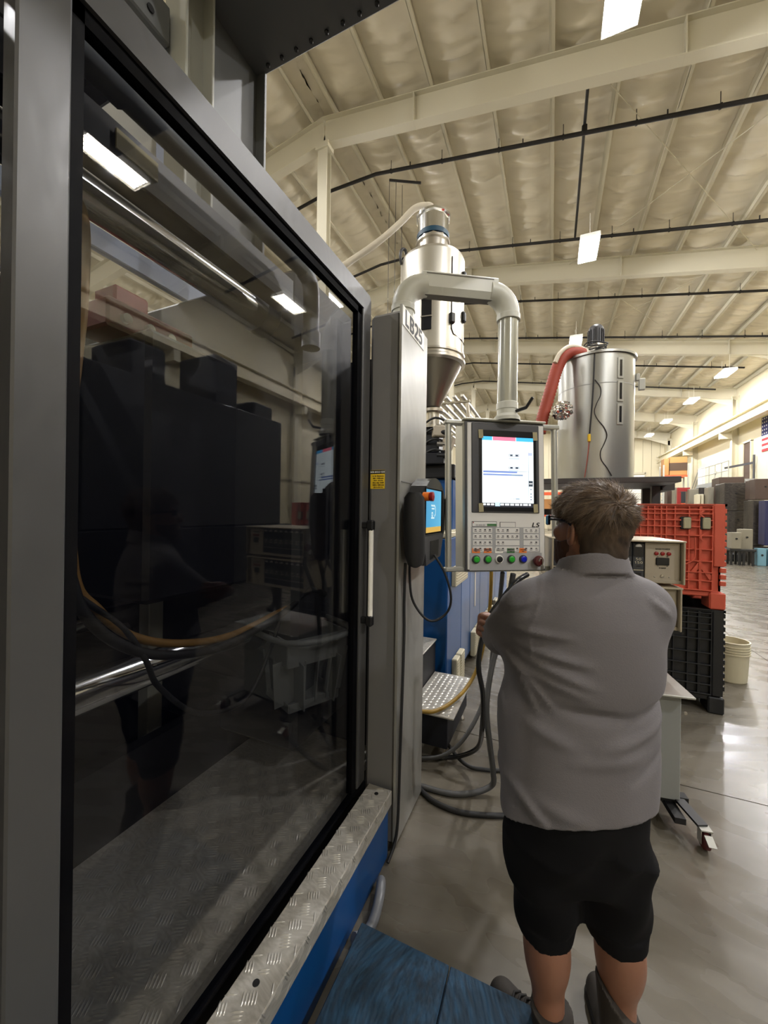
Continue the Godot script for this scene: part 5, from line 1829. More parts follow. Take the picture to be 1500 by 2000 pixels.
	g.span(V(9.3, 3.55, -28.2), V(10.5, 3.83, -33.4))
	part(mz, "deck", g, M.cabinet)
	for q in [[-28.4, 0], [-33.2, 1]]:
		for x in [9.4, 10.3]:
			g = G.new()
			g.span(V(x - 0.06, 0, q[0] - 0.06), V(x + 0.06, 3.55, q[0] + 0.06))
			part(mz, "post", g, M.cabinet)
	g = G.new()
	g.bar(V(9.4, 0.3, -28.4), V(9.4, 3.4, -33.2), 0.06, 0.06)
	g.bar(V(9.4, 3.4, -28.4), V(9.4, 0.3, -33.2), 0.06, 0.06)
	part(mz, "cross_brace", g, M.cabinet)
	for y in [4.35, 4.9]:
		g = G.new()
		g.tube([V(9.35, y, -28.3), V(9.35, y, -33.3)], 0.03, 8)
		part(mz, "rail", g, M.postlight)
	for k in 6:
		g = G.new()
		g.tube([V(9.35, 3.83, -28.3 - k), V(9.35, 4.9, -28.3 - k)], 0.03, 8)
		part(mz, "baluster", g, M.postlight)
	g = G.new()
	g.span(V(9.33, 3.83, -32.0), V(9.36, 4.95, -33.3))
	part(mz, "gate_panel", g, M.key)
	for x in [9.35, 10.4]:
		g = G.new()
		g.bar(V(x, 3.7, -33.4), V(x, 0.1, -37.3), 0.06, 0.24)
		part(mz, "stringer", g, M.cabinet)
		g = G.new()
		g.tube([V(x, 4.75, -33.4), V(x, 1.1, -37.3)], 0.03, 8)
		g.tube([V(x, 4.25, -33.4), V(x, 0.6, -37.3)], 0.025, 8)
		part(mz, "stair_rail", g, M.postlight)
	for k in 14:
		g = G.new()
		g.span(V(9.37, 3.55 - 0.257 * k, -33.42 - 0.279 * k), V(10.38, 3.58 - 0.257 * k, -33.68 - 0.279 * k))
		part(mz, "stair_tread", g, M.cabinet)
	# flag on the wall
	var fl := thing("flag", "red, white and blue striped flag hung flat on the right wall at the photo's edge", "flag", V(10.55, 5.25, -26.2))
	for k in 13:
		g = G.new()
		var y := 7.12 - 0.144 * k
		g.span(V(10.58, y - 0.144, -27.72), V(10.61, y, -24.3))
		part(fl, "stripe", g, M.flagred if k % 2 == 0 else M.white)
	g = G.new()
	g.span(V(10.565, 7.12 - 0.144 * 7, -27.72), V(10.582, 7.12, -26.4))
	var can := part(fl, "canton", g, M.flagblue)
	for a in 5:
		for b in 6:
			g = G.new()
			var ctr := V(10.562, 7.02 - 0.2 * a, -27.6 + 0.21 * b)
			var pts := []
			for k in 10: pts.append(Vector2(cos(TAU * k / 10.0 + PI / 2), sin(TAU * k / 10.0 + PI / 2)) * (0.06 if k % 2 == 0 else 0.025))
			g.prism(ctr, pts, -0.004, Basis(V(0, 0, 1), V(0, 1, 0), V(-1, 0, 0)))
			part(can, "star", g, M.white, true)
	# wall jib below the flag
	g = G.new()
	g.tube([V(10.5, 3.4, -28.35), V(10.5, 5.2, -28.35)], 0.06, 8)
	g.bar(V(10.5, 4.75, -28.35), V(9.6, 4.6, -29.6), 0.06, 0.12)
	solo("wall_jib", g, M.bezel, "small dark jib arm on a wall post right of the mezzanine door", "jib")
	g = G.new()
	g.tube([V(7.1, 8.0, -47.9), V(7.1, 0.2, -47.9)], 0.03, 6)
	g.tube([V(7.2, 3.4, -47.85), V(8.9, 3.4, -47.85), V(8.9, 0.3, -47.85)], 0.03, 6)
	solo("conduit_run", g, M.cabinet, "thin grey conduits running down the back wall beside the roll-up door", "conduit")
	g = G.new()
	g.box(V(7.15, 5.6, -47.6), V(0.4, 0.55, 0.5), 0.05)
	g.tube([V(7.15, 5.9, -47.6), V(7.15, 6.4, -47.9)], 0.04, 6)
	solo("unit_heater", g, M.bezel, "small dark heater unit high on the back wall by the roll-up door", "heater")

	# a second machine across the aisle, outside the frame on the right, mirrored in the door
	var nm := thing("neighbor_machine", "dark machine across the aisle, outside the photo, mirrored faintly in the smoked door", "machine", V(5.5, 0, -3.0))
	g = G.new()
	g.span(V(4.6, 0.05, -8.5), V(6.6, 1.3, 2.0), 0.02)
	part(nm, "base_frame", g, M.darkblue)
	g = G.new()
	g.span(V(4.65, 1.3, -3.2), V(6.5, 4.2, 1.6), 0.03)
	part(nm, "guard", g, M.inside)
	g = G.new()
	g.span(V(4.65, 1.3, -8.0), V(6.3, 3.9, -3.4), 0.03)
	part(nm, "hood", g, M.platen)
	for q in [[-2.8, 5.1], [-1.6, 4.7], [-0.2, 5.3], [-4.6, 4.6], [-6.4, 5.0], [-7.6, 4.3]]:
		g = G.new()
		g.span(V(4.9, 3.8, q[0] - 0.35), V(6.0, q[1], q[0] + 0.35), 0.05)
		part(nm, "hopper", g, M.platen)
	for k in 4:
		g = G.new()
		g.span(V(4.62, 1.4, -2.9 + 1.1 * k), V(4.66, 2.7, -2.0 + 1.1 * k), 0.01)
		part(nm, "guard_window", g, M.darkwindow)

# ---------------------------------------------------------------- the man
func smin(a: float, b: float, k: float) -> float:
	var h := maxf(k - absf(a - b), 0.0) / k
	return minf(a, b) - h * h * k * 0.25

func cap(p: Vector3, a: Vector3, b: Vector3, ra: float, rb: float) -> float:
	var ba := b - a
	var h := clampf((p - a).dot(ba) / ba.dot(ba), 0.0, 1.0)
	return (p - a - ba * h).length() - lerpf(ra, rb, h)

func ell(p: Vector3, c: Vector3, r: Vector3) -> float:
	var q := (p - c) / r
	var k0 := q.length()
	var k1 := (q / r).length()
	return k0 * (k0 - 1.0) / maxf(k1, 1e-6)

# surface nets: one vertex in each cell the surface crosses, one quad round each crossed edge
func nets(g: G, f: Callable, lo: Vector3, hi: Vector3, cell: float, xf := Transform3D(), tint = null) -> void:
	var nx := int(ceil((hi.x - lo.x) / cell / 4.0)) * 4 + 1
	var ny := int(ceil((hi.y - lo.y) / cell / 4.0)) * 4 + 1
	var nz := int(ceil((hi.z - lo.z) / cell / 4.0)) * 4 + 1
	var D := PackedFloat32Array()
	D.resize(nx * ny * nz)
	D.fill(1.0)
	var sy := nx
	var sz := nx * ny
	for kb in range(0, nz, 4):
		for jb in range(0, ny, 4):
			for ib in range(0, nx, 4):
				var d: float = f.call(lo + V(ib + 1.5, jb + 1.5, kb + 1.5) * cell)
				var near := absf(d) < cell * 7.0
				for k in range(kb, mini(kb + 4, nz)):
					for j in range(jb, mini(jb + 4, ny)):
						for i in range(ib, mini(ib + 4, nx)):
							D[i + j * sy + k * sz] = f.call(lo + V(i, j, k) * cell) if near else d
	var at := {}
	var P := PackedVector3Array()
	var N := PackedVector3Array()
	var C := PackedColorArray()
	var offs := [0, 1, sy, sy + 1, sz, sz + 1, sz + sy, sz + sy + 1]
	for k in nz - 1:
		for j in ny - 1:
			for i in nx - 1:
				var b := i + j * sy + k * sz
				var pos := 0
				for o in offs:
					if D[b + o] > 0.0: pos += 1
				if pos == 0 or pos == 8: continue
				var v := []
				for o in offs: v.append(D[b + o])
				var s := Vector3.ZERO
				var n := 0
				for a in 8:
					for ax in [1, 2, 4]:
						if a & ax: continue
						var c: int = a | ax
						if (v[a] > 0.0) == (v[c] > 0.0): continue
						var t: float = v[a] / (v[a] - v[c])
						var q := V(a & 1, (a >> 1) & 1, (a >> 2) & 1)
						if ax == 1: q.x += t
						elif ax == 2: q.y += t
						else: q.z += t
						s += q
						n += 1
				var gr := V(v[1] + v[3] + v[5] + v[7] - v[0] - v[2] - v[4] - v[6], v[2] + v[3] + v[6] + v[7] - v[0] - v[1] - v[4] - v[5], v[4] + v[5] + v[6] + v[7] - v[0] - v[1] - v[2] - v[3])
				at[b] = P.size()
				var pp := lo + (V(i, j, k) + s / n) * cell
				P.append(xf * pp)
				N.append((xf.basis * gr).normalized())
				if tint != null: C.append(tint.call(pp))
	for b in at:
		for ax in 3:
			var o: int = [1, sy, sz][ax]
			var u: int = [sy, sz, 1][ax]
			var w: int = [sz, 1, sy][ax]
			if (D[b] > 0.0) == (D[b + o] > 0.0): continue
			if not (at.has(b - u) and at.has(b - w) and at.has(b - u - w)): continue
			var q := [at[b], at[b - u], at[b - u - w], at[b - w]]
			for tr in [[0, 1, 2], [0, 2, 3]]:
				var a0: int = q[tr[0]]
				var a1: int = q[tr[1]]
				var a2: int = q[tr[2]]
				if tint != null:
					if (P[a1] - P[a0]).cross(P[a2] - P[a0]).dot(N[a0] + N[a1] + N[a2]) > 0.0: g.c.append_array([C[a0], C[a2], C[a1]])
					else: g.c.append_array([C[a0], C[a1], C[a2]])
				g.smooth(P[a0], P[a1], P[a2], N[a0], N[a1], N[a2])

# torso sections: y, centre x, half width, centre z, half depth
var TORSO := [[0.70, -0.030, 0.235, 0.000, 0.165], [0.78, -0.030, 0.238, -0.002, 0.168], [0.86, -0.028, 0.246, -0.010, 0.174], [0.95, -0.024, 0.252, -0.020, 0.178], [1.03, -0.022, 0.255, -0.030, 0.182], [1.10, -0.014, 0.248, -0.030, 0.174], [1.18, -0.002, 0.244, -0.020, 0.174], [1.26, 0.0, 0.238, -0.010, 0.166], [1.34, 0.0, 0.226, 0.0, 0.150], [1.39, 0.0, 0.224, 0.004, 0.132], [1.43, 0.003, 0.202, 0.008, 0.112], [1.46, 0.006, 0.168, 0.010, 0.094], [1.485, 0.008, 0.118, 0.010, 0.080], [1.505, 0.010, 0.06, 0.008, 0.05], [1.56, 0.010, 0.03, 0.0, 0.03]]
var torso_lut := []
# cloth folds on the back: x0, y0, x1, y1, height, width
var FOLDS := [[-0.235, 1.315, -0.10, 1.318, 0.006, 0.012], [-0.215, 1.270, -0.06, 1.250, 0.008, 0.013], [-0.215, 1.243, -0.05, 1.190, 0.009, 0.016], [-0.235, 1.215, -0.06, 1.160, 0.007, 0.014], [-0.245, 1.235, -0.18, 1.10, 0.009, 0.013], [-0.22, 1.21, -0.15, 1.12, 0.007, 0.012], [-0.27, 1.20, -0.25, 1.05, 0.006, 0.012], [-0.12, 1.12, 0.05, 1.105, -0.010, 0.016], [0.05, 1.105, 0.23, 1.135, -0.007, 0.016], [-0.03, 1.03, 0.20, 1.085, 0.006, 0.016], [-0.10, 0.99, 0.10, 1.01, 0.005, 0.018], [-0.24, 0.88, -0.16, 0.80, 0.010, 0.016], [-0.20, 1.06, -0.10, 1.03, 0.006, 0.018], [0.06, 0.95, 0.18, 0.99, -0.005, 0.016], [0.12, 1.42, 0.19, 1.37, 0.006, 0.012], [-0.18, 1.42, -0.25, 1.37, 0.005, 0.010], [-0.17, 1.40, -0.25, 1.34, -0.004, 0.010], [-0.20, 0.87, -0.05, 0.84, 0.005, 0.020], [-0.165, 1.43, -0.200, 1.33, 0.0022, 0.006], [-0.200, 1.33, -0.195, 1.24, 0.0022, 0.006], [-0.15, 1.40, -0.02, 1.43, 0.003, 0.02]]

func torso(p: Vector3, grow := 0.0) -> float:
	var u := (p.y - 0.70) / 0.86 * 128.0
	var k := clampi(int(u), 0, 127)
	var t := clampf(u - k, 0.0, 1.0)
	var a: Vector4 = torso_lut[k]
	var b: Vector4 = torso_lut[k + 1]
	var s := a.lerp(b, t)
	var rx := s.y + grow
	var rz := s.w + grow
	var q := Vector2((p.x - s.x) / rx, (p.z - s.z) / rz)
	return (q.length() - 1.0) * minf(rx, rz) * 0.95

var SH_L := Vector3(-0.162, 1.365, 0.0)
var EL_L := Vector3(-0.208, 1.240, -0.150)
var SH_R := Vector3(0.162, 1.365, -0.005)
var EL_R := Vector3(0.200, 1.190, -0.180)
var WR_R := Vector3(-0.214, 1.235, -0.275)
var WR_L := Vector3(0.170, 1.195, -0.265)

func shirt_sdf(p: Vector3) -> float:
	var d := torso(p)
	d = smin(d, minf(cap(p, SH_L, EL_L + (EL_L - SH_L) * 0.02, 0.084, 0.070), 1.0), 0.03)
	d = smin(d, cap(p, SH_R, EL_R, 0.082, 0.070), 0.05)
	# sleeves end above the elbows
	# collar: a stand with a fold-over
	if p.y > 1.44:
		var yy := p.y - 0.30 * (p.z - 0.0)
		var h := clampf((yy - 1.462) / 0.055, 0.0, 1.0)
		var q := Vector2((p.x - 0.010) / lerpf(0.108, 0.092, h), (p.z - 0.005) / lerpf(0.105, 0.090, h))
		var c := maxf((q.length() - 1.0) * 0.09, absf(yy - 1.487) - 0.032)
		d = smin(d, c, 0.008)
	if absf(d) < 0.035:
		for f in FOLDS:
			var a := Vector2(f[0], f[1])
			var b := Vector2(f[2], f[3])
			var pp := Vector2(p.x, p.y)
			if p.z < -0.10: continue
			var ba := b - a
			var h := clampf((pp - a).dot(ba) / ba.dot(ba), 0.0, 1.0)
			var dist := (pp - a - ba * h).length()
			if dist < f[5] * 3.0:
				d -= 1.45 * f[4] * exp(-dist * dist / (f[5] * f[5])) * sin(PI * clampf(0.12 + 0.8 * h, 0.0, 1.0))
		d -= 0.0022 * sin(p.x * 37.0 + p.y * 21.0 + 2.0 * sin(p.y * 17.0)) * smoothstep(1.2, 0.9, p.y)
	# hem, a little lower at the back
	return maxf(d, 0.768 + 0.115 * p.x + 0.42 * maxf(p.z, 0.0) - p.y)

func shorts_sdf(p: Vector3) -> float:
	var d := maxf(torso(V(p.x, maxf(p.y, 0.72), p.z), -0.012 - 0.45 * maxf(0.74 - p.y, 0.0)), p.y - 0.86)
	d = maxf(d, 0.60 - p.y)
	var l := cap(p, V(-0.116, 0.74, 0.0), V(-0.108, 0.36, -0.02), 0.122, 0.080)
	var r := cap(p, V(0.075, 0.74, 0.0), V(0.108, 0.36, -0.01), 0.122, 0.078)
	d = smin(d, l, 0.07)
	d = smin(d, r, 0.07)
	if absf(d) < 0.03 and p.y > 0.44: d -= 0.004 * sin(p.y * 33.0 + p.x * 24.0) + 0.004 * sin(p.y * 19.0 - p.x * 40.0 + p.z * 20.0)
	d = maxf(d, torso(V(p.x, maxf(p.y, 0.70), p.z)) + lerpf(0.0, 0.012, smoothstep(0.66, 0.74, p.y)) - 0.30 * maxf(0.68 - p.y, 0.0))
	var hem := 0.388 + 0.06 * absf(p.x + 0.0) - 0.25 * p.z
	return maxf(d, (hem - p.y) * 0.9)

# the head in its own axes: face towards -z, centre between the ears
func skull(p: Vector3, grow := 0.0) -> float:
	return ell(p, V(0, 0.034, 0.016), V(0.078 + grow, 0.092 + grow, 0.100 + grow))

func head_sdf(p: Vector3) -> float:
	var d := skull(p)
	d = smin(d, ell(p, V(0, -0.035, -0.038), V(0.064, 0.085, 0.066)), 0.03)
	d = smin(d, ell(p, V(0, -0.088, -0.05), V(0.046, 0.032, 0.048)), 0.03)
	d = smin(d, ell(p, V(0, 0.022, -0.088), V(0.052, 0.014, 0.018)), 0.015)
	d = smin(d, cap(p, V(0, 0.012, -0.10), V(0, -0.028, -0.119), 0.009, 0.014), 0.012)
	d = smin(d, ell(p, V(0, -0.066, -0.098), V(0.026, 0.012, 0.010)), 0.012)
	for s in [-1.0, 1.0]:
		d = smin(d, ell(p, V(s * 0.040, -0.022, -0.078), V(0.022, 0.018, 0.018)), 0.02)
		d = maxf(d, -ell(p, V(s * 0.031, 0.003, -0.104), V(0.016, 0.010, 0.014)) * 0.9)
		var q := p - V(s * 0.083, -0.012, 0.012)
		var e := ell(V(q.x - s * 0.4 * q.z, q.y, q.z), Vector3.ZERO, V(0.010, 0.034, 0.021))
		e = maxf(e, -ell(V(q.x - s * 0.4 * q.z, q.y, q.z), V(s * 0.009, 0.004, 0.002), V(0.008, 0.021, 0.011)))
		d = smin(d, e, 0.006)
	d = smin(d, cap(p, V(0, -0.06, 0.025), V(-0.0, -0.22, 0.05), 0.066, 0.076), 0.03)
	return d

var hair_noise := FastNoiseLite.new()
var WHORL := Vector3(-0.02, 0.085, 0.098)

# hair runs away from the whorl with a slight turn; noise stretched along it makes the locks
func hair_lock(p: Vector3) -> float:
	var v := p - WHORL
	var n := V(p.x / 0.08, (p.y - 0.034) / 0.095, (p.z - 0.016) / 0.10).normalized()
	var w := WHORL.normalized()
	var ax := w.cross(Vector3.UP).normalized()
	var ay := ax.cross(w)
	var ang := atan2(v.dot(ay), v.dot(ax)) + v.length() * 5.0
	var dist := v.length()
	return hair_noise.get_noise_3d(cos(ang) * 1.9 * (1.0 + dist * 9.0), sin(ang) * 1.9 * (1.0 + dist * 9.0), dist * 5.0)

func hair_line(p: Vector3) -> float:
	# lowest hair height at this depth: forehead, temple, over the ear, nape
	var z := p.z
	var y := lerpf(0.060, 0.02, smoothstep(-0.09, -0.055, z))
	y = lerpf(y, 0.022, smoothstep(-0.05, -0.01, z))
	y = lerpf(y, -0.125, smoothstep(0.022, 0.05, z))
	return y

func hair_sdf(p: Vector3) -> float:
	var up := smoothstep(-0.03, 0.07, p.y)
	var th := lerpf(0.004, 0.021, up) + 0.012 * smoothstep(-0.02, -0.08, p.z) * up
	var d := skull(p, th)
	# fill the nape behind the ears
	d = smin(d, cap(p, V(0, -0.02, 0.045), V(0, -0.12, 0.05), 0.070, 0.070), 0.03)
	d = maxf(d, (hair_line(p) - p.y) * 0.6)
	if absf(d) < 0.03:
		d -= lerpf(0.0015, 0.0075, up) * hair_lock(p)
		var v := p - WHORL
		d += 0.007 * exp(-v.length_squared() / 0.0009)
	return d

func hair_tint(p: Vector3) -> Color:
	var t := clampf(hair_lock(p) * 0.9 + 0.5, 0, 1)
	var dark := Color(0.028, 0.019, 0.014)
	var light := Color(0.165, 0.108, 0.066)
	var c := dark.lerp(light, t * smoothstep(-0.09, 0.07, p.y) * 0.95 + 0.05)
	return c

func beard_sdf(p: Vector3) -> float:
	var d := smin(ell(p, V(0, -0.040, -0.036), V(0.072, 0.086, 0.070)), ell(p, V(0, -0.105, -0.062), V(0.048, 0.042, 0.050)), 0.03)
	d -= 0.004 * hair_noise.get_noise_3d(p.x * 60.0, p.y * 22.0, p.z * 60.0)
	d = maxf(d, p.y - lerpf(-0.045, -0.03, smoothstep(-0.05, 0.0, p.z)))
	d = maxf(d, p.z - 0.004)
	return maxf(d, -ell(p, V(0, -0.066, -0.105), V(0.022, 0.007, 0.02)))

# a hand: wrist at the origin, fingers along -z, palm facing -y; curl in radians per joint
func hand_sdf(p: Vector3, chains: Array) -> float:
	var d := ell(p, V(0, 0, -0.048), V(0.042, 0.017, 0.052))
	d = smin(d, cap(p, V(-0.024, 0, -0.03), V(-0.027, 0, -0.085), 0.012, 0.010), 0.02)
	d = smin(d, cap(p, V(0.026, 0, -0.03), V(0.027, 0, -0.078), 0.012, 0.009), 0.02)
	d = smin(d, cap(p, V(0, 0, 0.03), V(0, 0, -0.02), 0.027, 0.027), 0.03)
	for c in chains:
		var e := 1.0
		for k in 3: e = minf(e, cap(p, c[k], c[k + 1], 0.0098 - 0.0008 * k, 0.0090 - 0.0008 * k))
		d = smin(d, e, 0.006)
	return d

func hand_chains(curl: float, thumb_side: float) -> Array:
	var out := []
	var roots := [[-0.031, 0.074], [-0.0105, 0.082], [0.0105, 0.077], [0.030, 0.060]]
	for r in roots:
		var x: float = r[0] * -thumb_side
		var l: float = r[1]
		var p := V(x, 0, -0.082 if absf(r[0]) < 0.02 else -0.075)
		var c := [p]
		var a := 0.1
		for k in 3:
			a += curl
			p += V(x * 0.12, -sin(a), -cos(a)) * l * [0.46, 0.31, 0.25][k]
			c.append(p)
		out.append(c)
	var s := thumb_side
	out.append([V(s * 0.022, -0.006, -0.018), V(s * 0.046, -0.014, -0.042), V(s * 0.052, -0.026, -0.066), V(s * 0.046, -0.038, -0.084)])
	return out

func person() -> void:
	hair_noise.seed = 4
	hair_noise.frequency = 1.0
	hair_noise.fractal_octaves = 3
	for k in 129:
		var y := 0.70 + 0.86 * k / 128.0
		var i := 0
		while i < TORSO.size() - 2 and TORSO[i + 1][0] < y: i += 1
		var a: Array = TORSO[i]
		var b: Array = TORSO[i + 1]
		var p0: Array = TORSO[maxi(i - 1, 0)]
		var p3: Array = TORSO[mini(i + 2, TORSO.size() - 1)]
		var t: float = (y - a[0]) / (b[0] - a[0])
		var s := Vector4()
		for q in 4: s[q] = (0.91 if q < 2 else 1.0) * cubic_interpolate(a[q + 1], b[q + 1], p0[q + 1], p3[q + 1], t)
		torso_lut.append(s)
	var man := thing("person", "man in grey polo shirt and black shorts seen from behind, arms crossed", "person", V(0.102, 0, -1.306))
	man.rotation.y = deg_to_rad(22.0)
	var hx := Transform3D(Basis(V(0, 1, 0), 0.33) * Basis(V(1, 0, 0), 0.13) * Basis.from_scale(V(0.99, 0.99, 0.99)), V(0.010, 1.606, -0.008))
	var hinv := hx.affine_inverse()
	# body: legs, trunk, arms, neck on one grid; head and hands on finer ones, all in one mesh
	var KN_L := V(-0.110, 0.47, -0.035)
	var AN_L := V(-0.095, 0.10, 0.01)
	var KN_R := V(0.108, 0.47, -0.03)
	var AN_R := V(0.105, 0.10, 0.02)
	var body_f := func(p: Vector3) -> float:
		var d := cap(p, V(0, 0.86, 0), V(0, 1.33, 0.0), 0.13, 0.12)
		d = smin(d, cap(p, V(-0.09, 0.82, 0), KN_L, 0.085, 0.066), 0.05)
		d = smin(d, cap(p, V(0.08, 0.82, 0), KN_R, 0.085, 0.066), 0.05)
		var l := cap(p, KN_L, AN_L, 0.062, 0.040)
		l = smin(l, ell(p, V(-0.106, 0.345, 0.006), V(0.064, 0.12, 0.066)), 0.03)
		var r := cap(p, KN_R, AN_R, 0.062, 0.040)
		r = smin(r, ell(p, V(0.108, 0.345, 0.012), V(0.064, 0.12, 0.066)), 0.03)
		d = smin(minf(d, 9.0), l, 0.02)
		d = smin(d, r, 0.02)
		d = smin(d, cap(p, V(0, 1.30, 0), SH_L, 0.09, 0.058), 0.04)
		d = smin(d, cap(p, V(0, 1.30, 0), SH_R, 0.09, 0.058), 0.04)
		d = smin(d, cap(p, SH_L, EL_L, 0.056, 0.046), 0.02)
		d = smin(d, cap(p, SH_R, EL_R, 0.056, 0.046), 0.02)
		d = smin(d, cap(p, EL_L, WR_L, 0.047, 0.030), 0.02)
		d = smin(d, cap(p, EL_R, WR_R, 0.047, 0.030), 0.02)
		d = smin(d, cap(p, V(0.005, 1.36, 0.0), V(0.02, 1.50, 0.005), 0.10, 0.078), 0.03)
		return d
	var body := G.new()
	nets(body, body_f, V(-0.36, 0.06, -0.36), V(0.36, 1.50, 0.2), 0.012)
	nets(body, head_sdf, V(-0.11, -0.19, -0.15), V(0.11, 0.14, 0.15), 0.0042, hx)
	var cr := hand_chains(0.35, 1.0)
	var f := (V(-0.085, 0.035, 0.12)).normalized()
	var yb := V(-0.85, 0.1, -0.5)
	var zb := -f
	var xb := yb.cross(zb).normalized()
	yb = zb.cross(xb).normalized()
	nets(body, func(p): return hand_sdf(p, cr), V(-0.07, -0.09, -0.18), V(0.07, 0.03, 0.05), 0.0034, Transform3D(Basis(xb, yb, zb), WR_R + V(-0.01, 0.0, 0.0)))
	f = V(0.8, 0.15, 0.45).normalized()
	zb = -f
	yb = V(0.4, 0.3, -0.85)
	xb = yb.cross(zb).normalized()
	yb = zb.cross(xb).normalized()
	var cl := hand_chains(0.3, -1.0)
	nets(body, func(p): return hand_sdf(p, cl), V(-0.07, -0.09, -0.18), V(0.07, 0.03, 0.05), 0.0034, Transform3D(Basis(xb, yb, zb), WR_L))
	part(man, "body", body, M.skin, true)
	var g := G.new()
	nets(g, shirt_sdf, V(-0.36, 0.68, -0.28), V(0.34, 1.56, 0.22), 0.0075)
	part(man, "polo_shirt", g, M.shirt, true)
	# seams: sleeve joint at the left shoulder, hem stitching
	g = G.new()
	nets(g, shorts_sdf, V(-0.30, 0.33, -0.24), V(0.26, 0.88, 0.24), 0.0095)
	part(man, "shorts", g, M.shorts, true)
	g = G.new()
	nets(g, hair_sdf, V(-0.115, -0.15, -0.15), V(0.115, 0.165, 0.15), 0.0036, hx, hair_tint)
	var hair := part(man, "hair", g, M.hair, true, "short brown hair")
	# loose strands lying along the locks
	var blade := G.new()
	var bp := []
	var br := []
	for k in 5:
		var u := k / 4.0
		bp.append(V(0, 0.10 * u * u, -u))
		br.append(0.030 * (1.0 - u * 0.9))
	blade.tube(bp, br, 3, false)
	var mm := MultiMesh.new()
	mm.transform_format = MultiMesh.TRANSFORM_3D
	mm.use_colors = true
	mm.mesh = blade.mesh()
	var n := 9000
	mm.instance_count = n
	var r := RandomNumberGenerator.new()
	r.seed = 12
	for k in n:
		var w := r.randi_range(0, g.v.size() - 1)
		var p := hinv * g.v[w]
		var nn := (hinv.basis * g.n[w]).normalized()
		var v := p - WHORL
		v = (v - nn * v.dot(nn)).normalized()
		var t := (v + nn.cross(v) * 0.35).normalized()
		var top := smoothstep(-0.04, 0.07, p.y)
		t = (t + nn * r.randf_range(0.05, 0.42) * lerpf(0.4, 1.0, top) + V(r.randf_range(-0.25, 0.25), r.randf_range(-0.25, 0.25), r.randf_range(-0.25, 0.25))).normalized()
		var l := r.randf_range(0.6, 1.2) * lerpf(0.008, 0.030, top)
		var x := nn.cross(t).normalized()
		mm.set_instance_transform(k, hx * Transform3D(Basis(x * 0.028, t.cross(x) * -l * 0.6, -t * l), p - nn * 0.002))
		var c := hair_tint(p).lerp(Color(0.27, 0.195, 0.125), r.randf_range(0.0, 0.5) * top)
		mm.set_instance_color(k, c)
	var st := MultiMeshInstance3D.new()
	st.name = "hair_strands"
	st.multimesh = mm
	st.material_override = M.strand
	st.set_meta("kind", "stuff")
	hair.add_child(st)
	g = G.new()
	nets(g, beard_sdf, V(-0.09, -0.17, -0.14), V(0.09, 0.0, 0.02), 0.004, hx)
	part(man, "beard", g, M.beard, true, "reddish brown beard")
	for s in [-1.0, 1.0]:
		g = G.new()
		g.lathe(hx * V(s * 0.031, 0.003, -0.094), [Vector2(0, -0.011), Vector2(0.008, -0.008), Vector2(0.011, 0), Vector2(0.008, 0.008), Vector2(0, 0.011)], 12)
		part(man, "eye", g, M.white, true)
	# wraparound safety glasses
	g = G.new()
	for s in [-1.0, 1.0]:
		g.tube(curve([hx * V(s * 0.086, 0.012, 0.02), hx * V(s * 0.088, 0.024, -0.01), hx * V(s * 0.084, 0.022, -0.06), hx * V(s * 0.072, 0.014, -0.105)], 5), 0.0042, 8)
	g.tube(curve([hx * V(-0.074, 0.020, -0.104), hx * V(-0.045, 0.022, -0.125), hx * V(0, 0.020, -0.132), hx * V(0.045, 0.022, -0.125), hx * V(0.074, 0.020, -0.104)], 5), 0.004, 8)
	g.bar(hx * V(-0.080, 0.016, -0.085), hx * V(-0.072, 0.012, -0.108), 0.008, 0.032, 0.003)
	var gl := part(man, "safety_glasses", g, M.goggle, true, "dark blue safety glasses")
	g = G.new()
	var arc := []
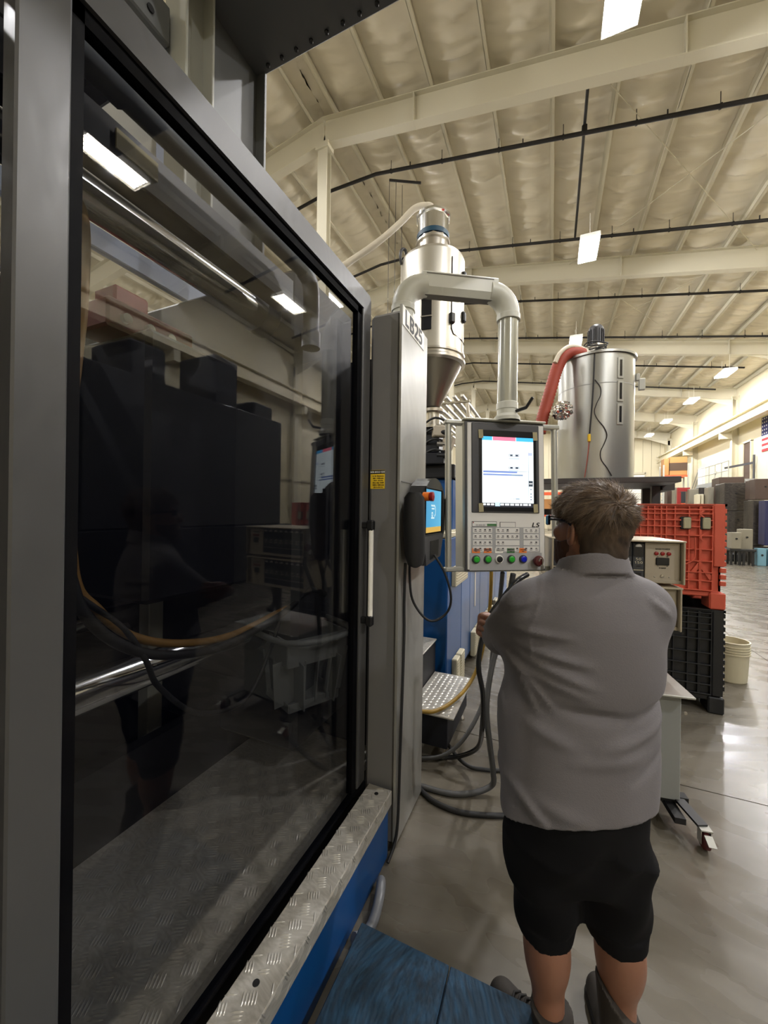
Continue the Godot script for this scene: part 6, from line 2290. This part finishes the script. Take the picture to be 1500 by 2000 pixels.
	for k in 13:
		var a := lerpf(-1.0, 1.0, k / 12.0)
		arc.append([hx * V(a * 0.074, 0.020, -0.104 - 0.028 * (1.0 - a * a)), hx * V(a * 0.070, -0.024, -0.100 - 0.022 * (1.0 - a * a))])
	for k in 12: g.face([arc[k][0], arc[k + 1][0], arc[k + 1][1], arc[k][1]], hx.origin)
	part(gl, "lens", g, M.lens, true)
	# boots: suede uppers with dark laces, soles, socks
	for q in [[AN_L, deg_to_rad(41.0), 0.175, 0.0], [AN_R, deg_to_rad(-10.0), 0.215, 1.0]]:
		var an: Vector3 = q[0]
		var fx := Transform3D(Basis(V(0, 1, 0), q[1]), V(an.x, 0, an.z))
		var bf := func(p: Vector3) -> float:
			var d := cap(p, V(0, 0.055, 0.035), V(0, 0.048, -0.16), 0.044, 0.046)
			d = smin(d, cap(p, V(0, 0.07, 0.01), V(0, 0.075, -0.07), 0.045, 0.035), 0.03)
			d = smin(d, cap(p, V(0, 0.06, 0.005), V(0, 0.27, 0.0), 0.050, 0.068), 0.03)
			d = maxf(d, p.y - float(q[2]) + float(q[3]) * p.x)
			return maxf(d, 0.018 - p.y)
		g = G.new()
		nets(g, bf, V(-0.085, 0.0, -0.225), V(0.085, 0.31, 0.10), 0.006, fx)
		var bt := part(man, "boot", g, M.boot, true)
		var sf := func(p: Vector3) -> float:
			var q2 := V(p.x, 0.0, p.z)
			return maxf(minf(cap(q2, V(0, 0, 0.04), V(0, 0, -0.08), 0.046, 0.044), cap(q2, V(0, 0, -0.08), V(0.0, 0, -0.17), 0.046, 0.047)), absf(p.y - 0.012) - 0.012)
		g = G.new()
		nets(g, sf, V(-0.075, -0.01, -0.235), V(0.075, 0.04, 0.11), 0.006, fx)
		part(bt, "sole", g, M.bootdark, true)
		g = G.new()
		for k in 5:
			var z := -0.115 + 0.02 * k
			var y := 0.098 + 0.008 * k
			g.tube([fx * V(-0.026, y - 0.008, z), fx * V(0, y + 0.006, z - 0.006), fx * V(0.026, y - 0.008, z)], 0.004, 6)
		part(bt, "laces", g, M.bootdark, true)
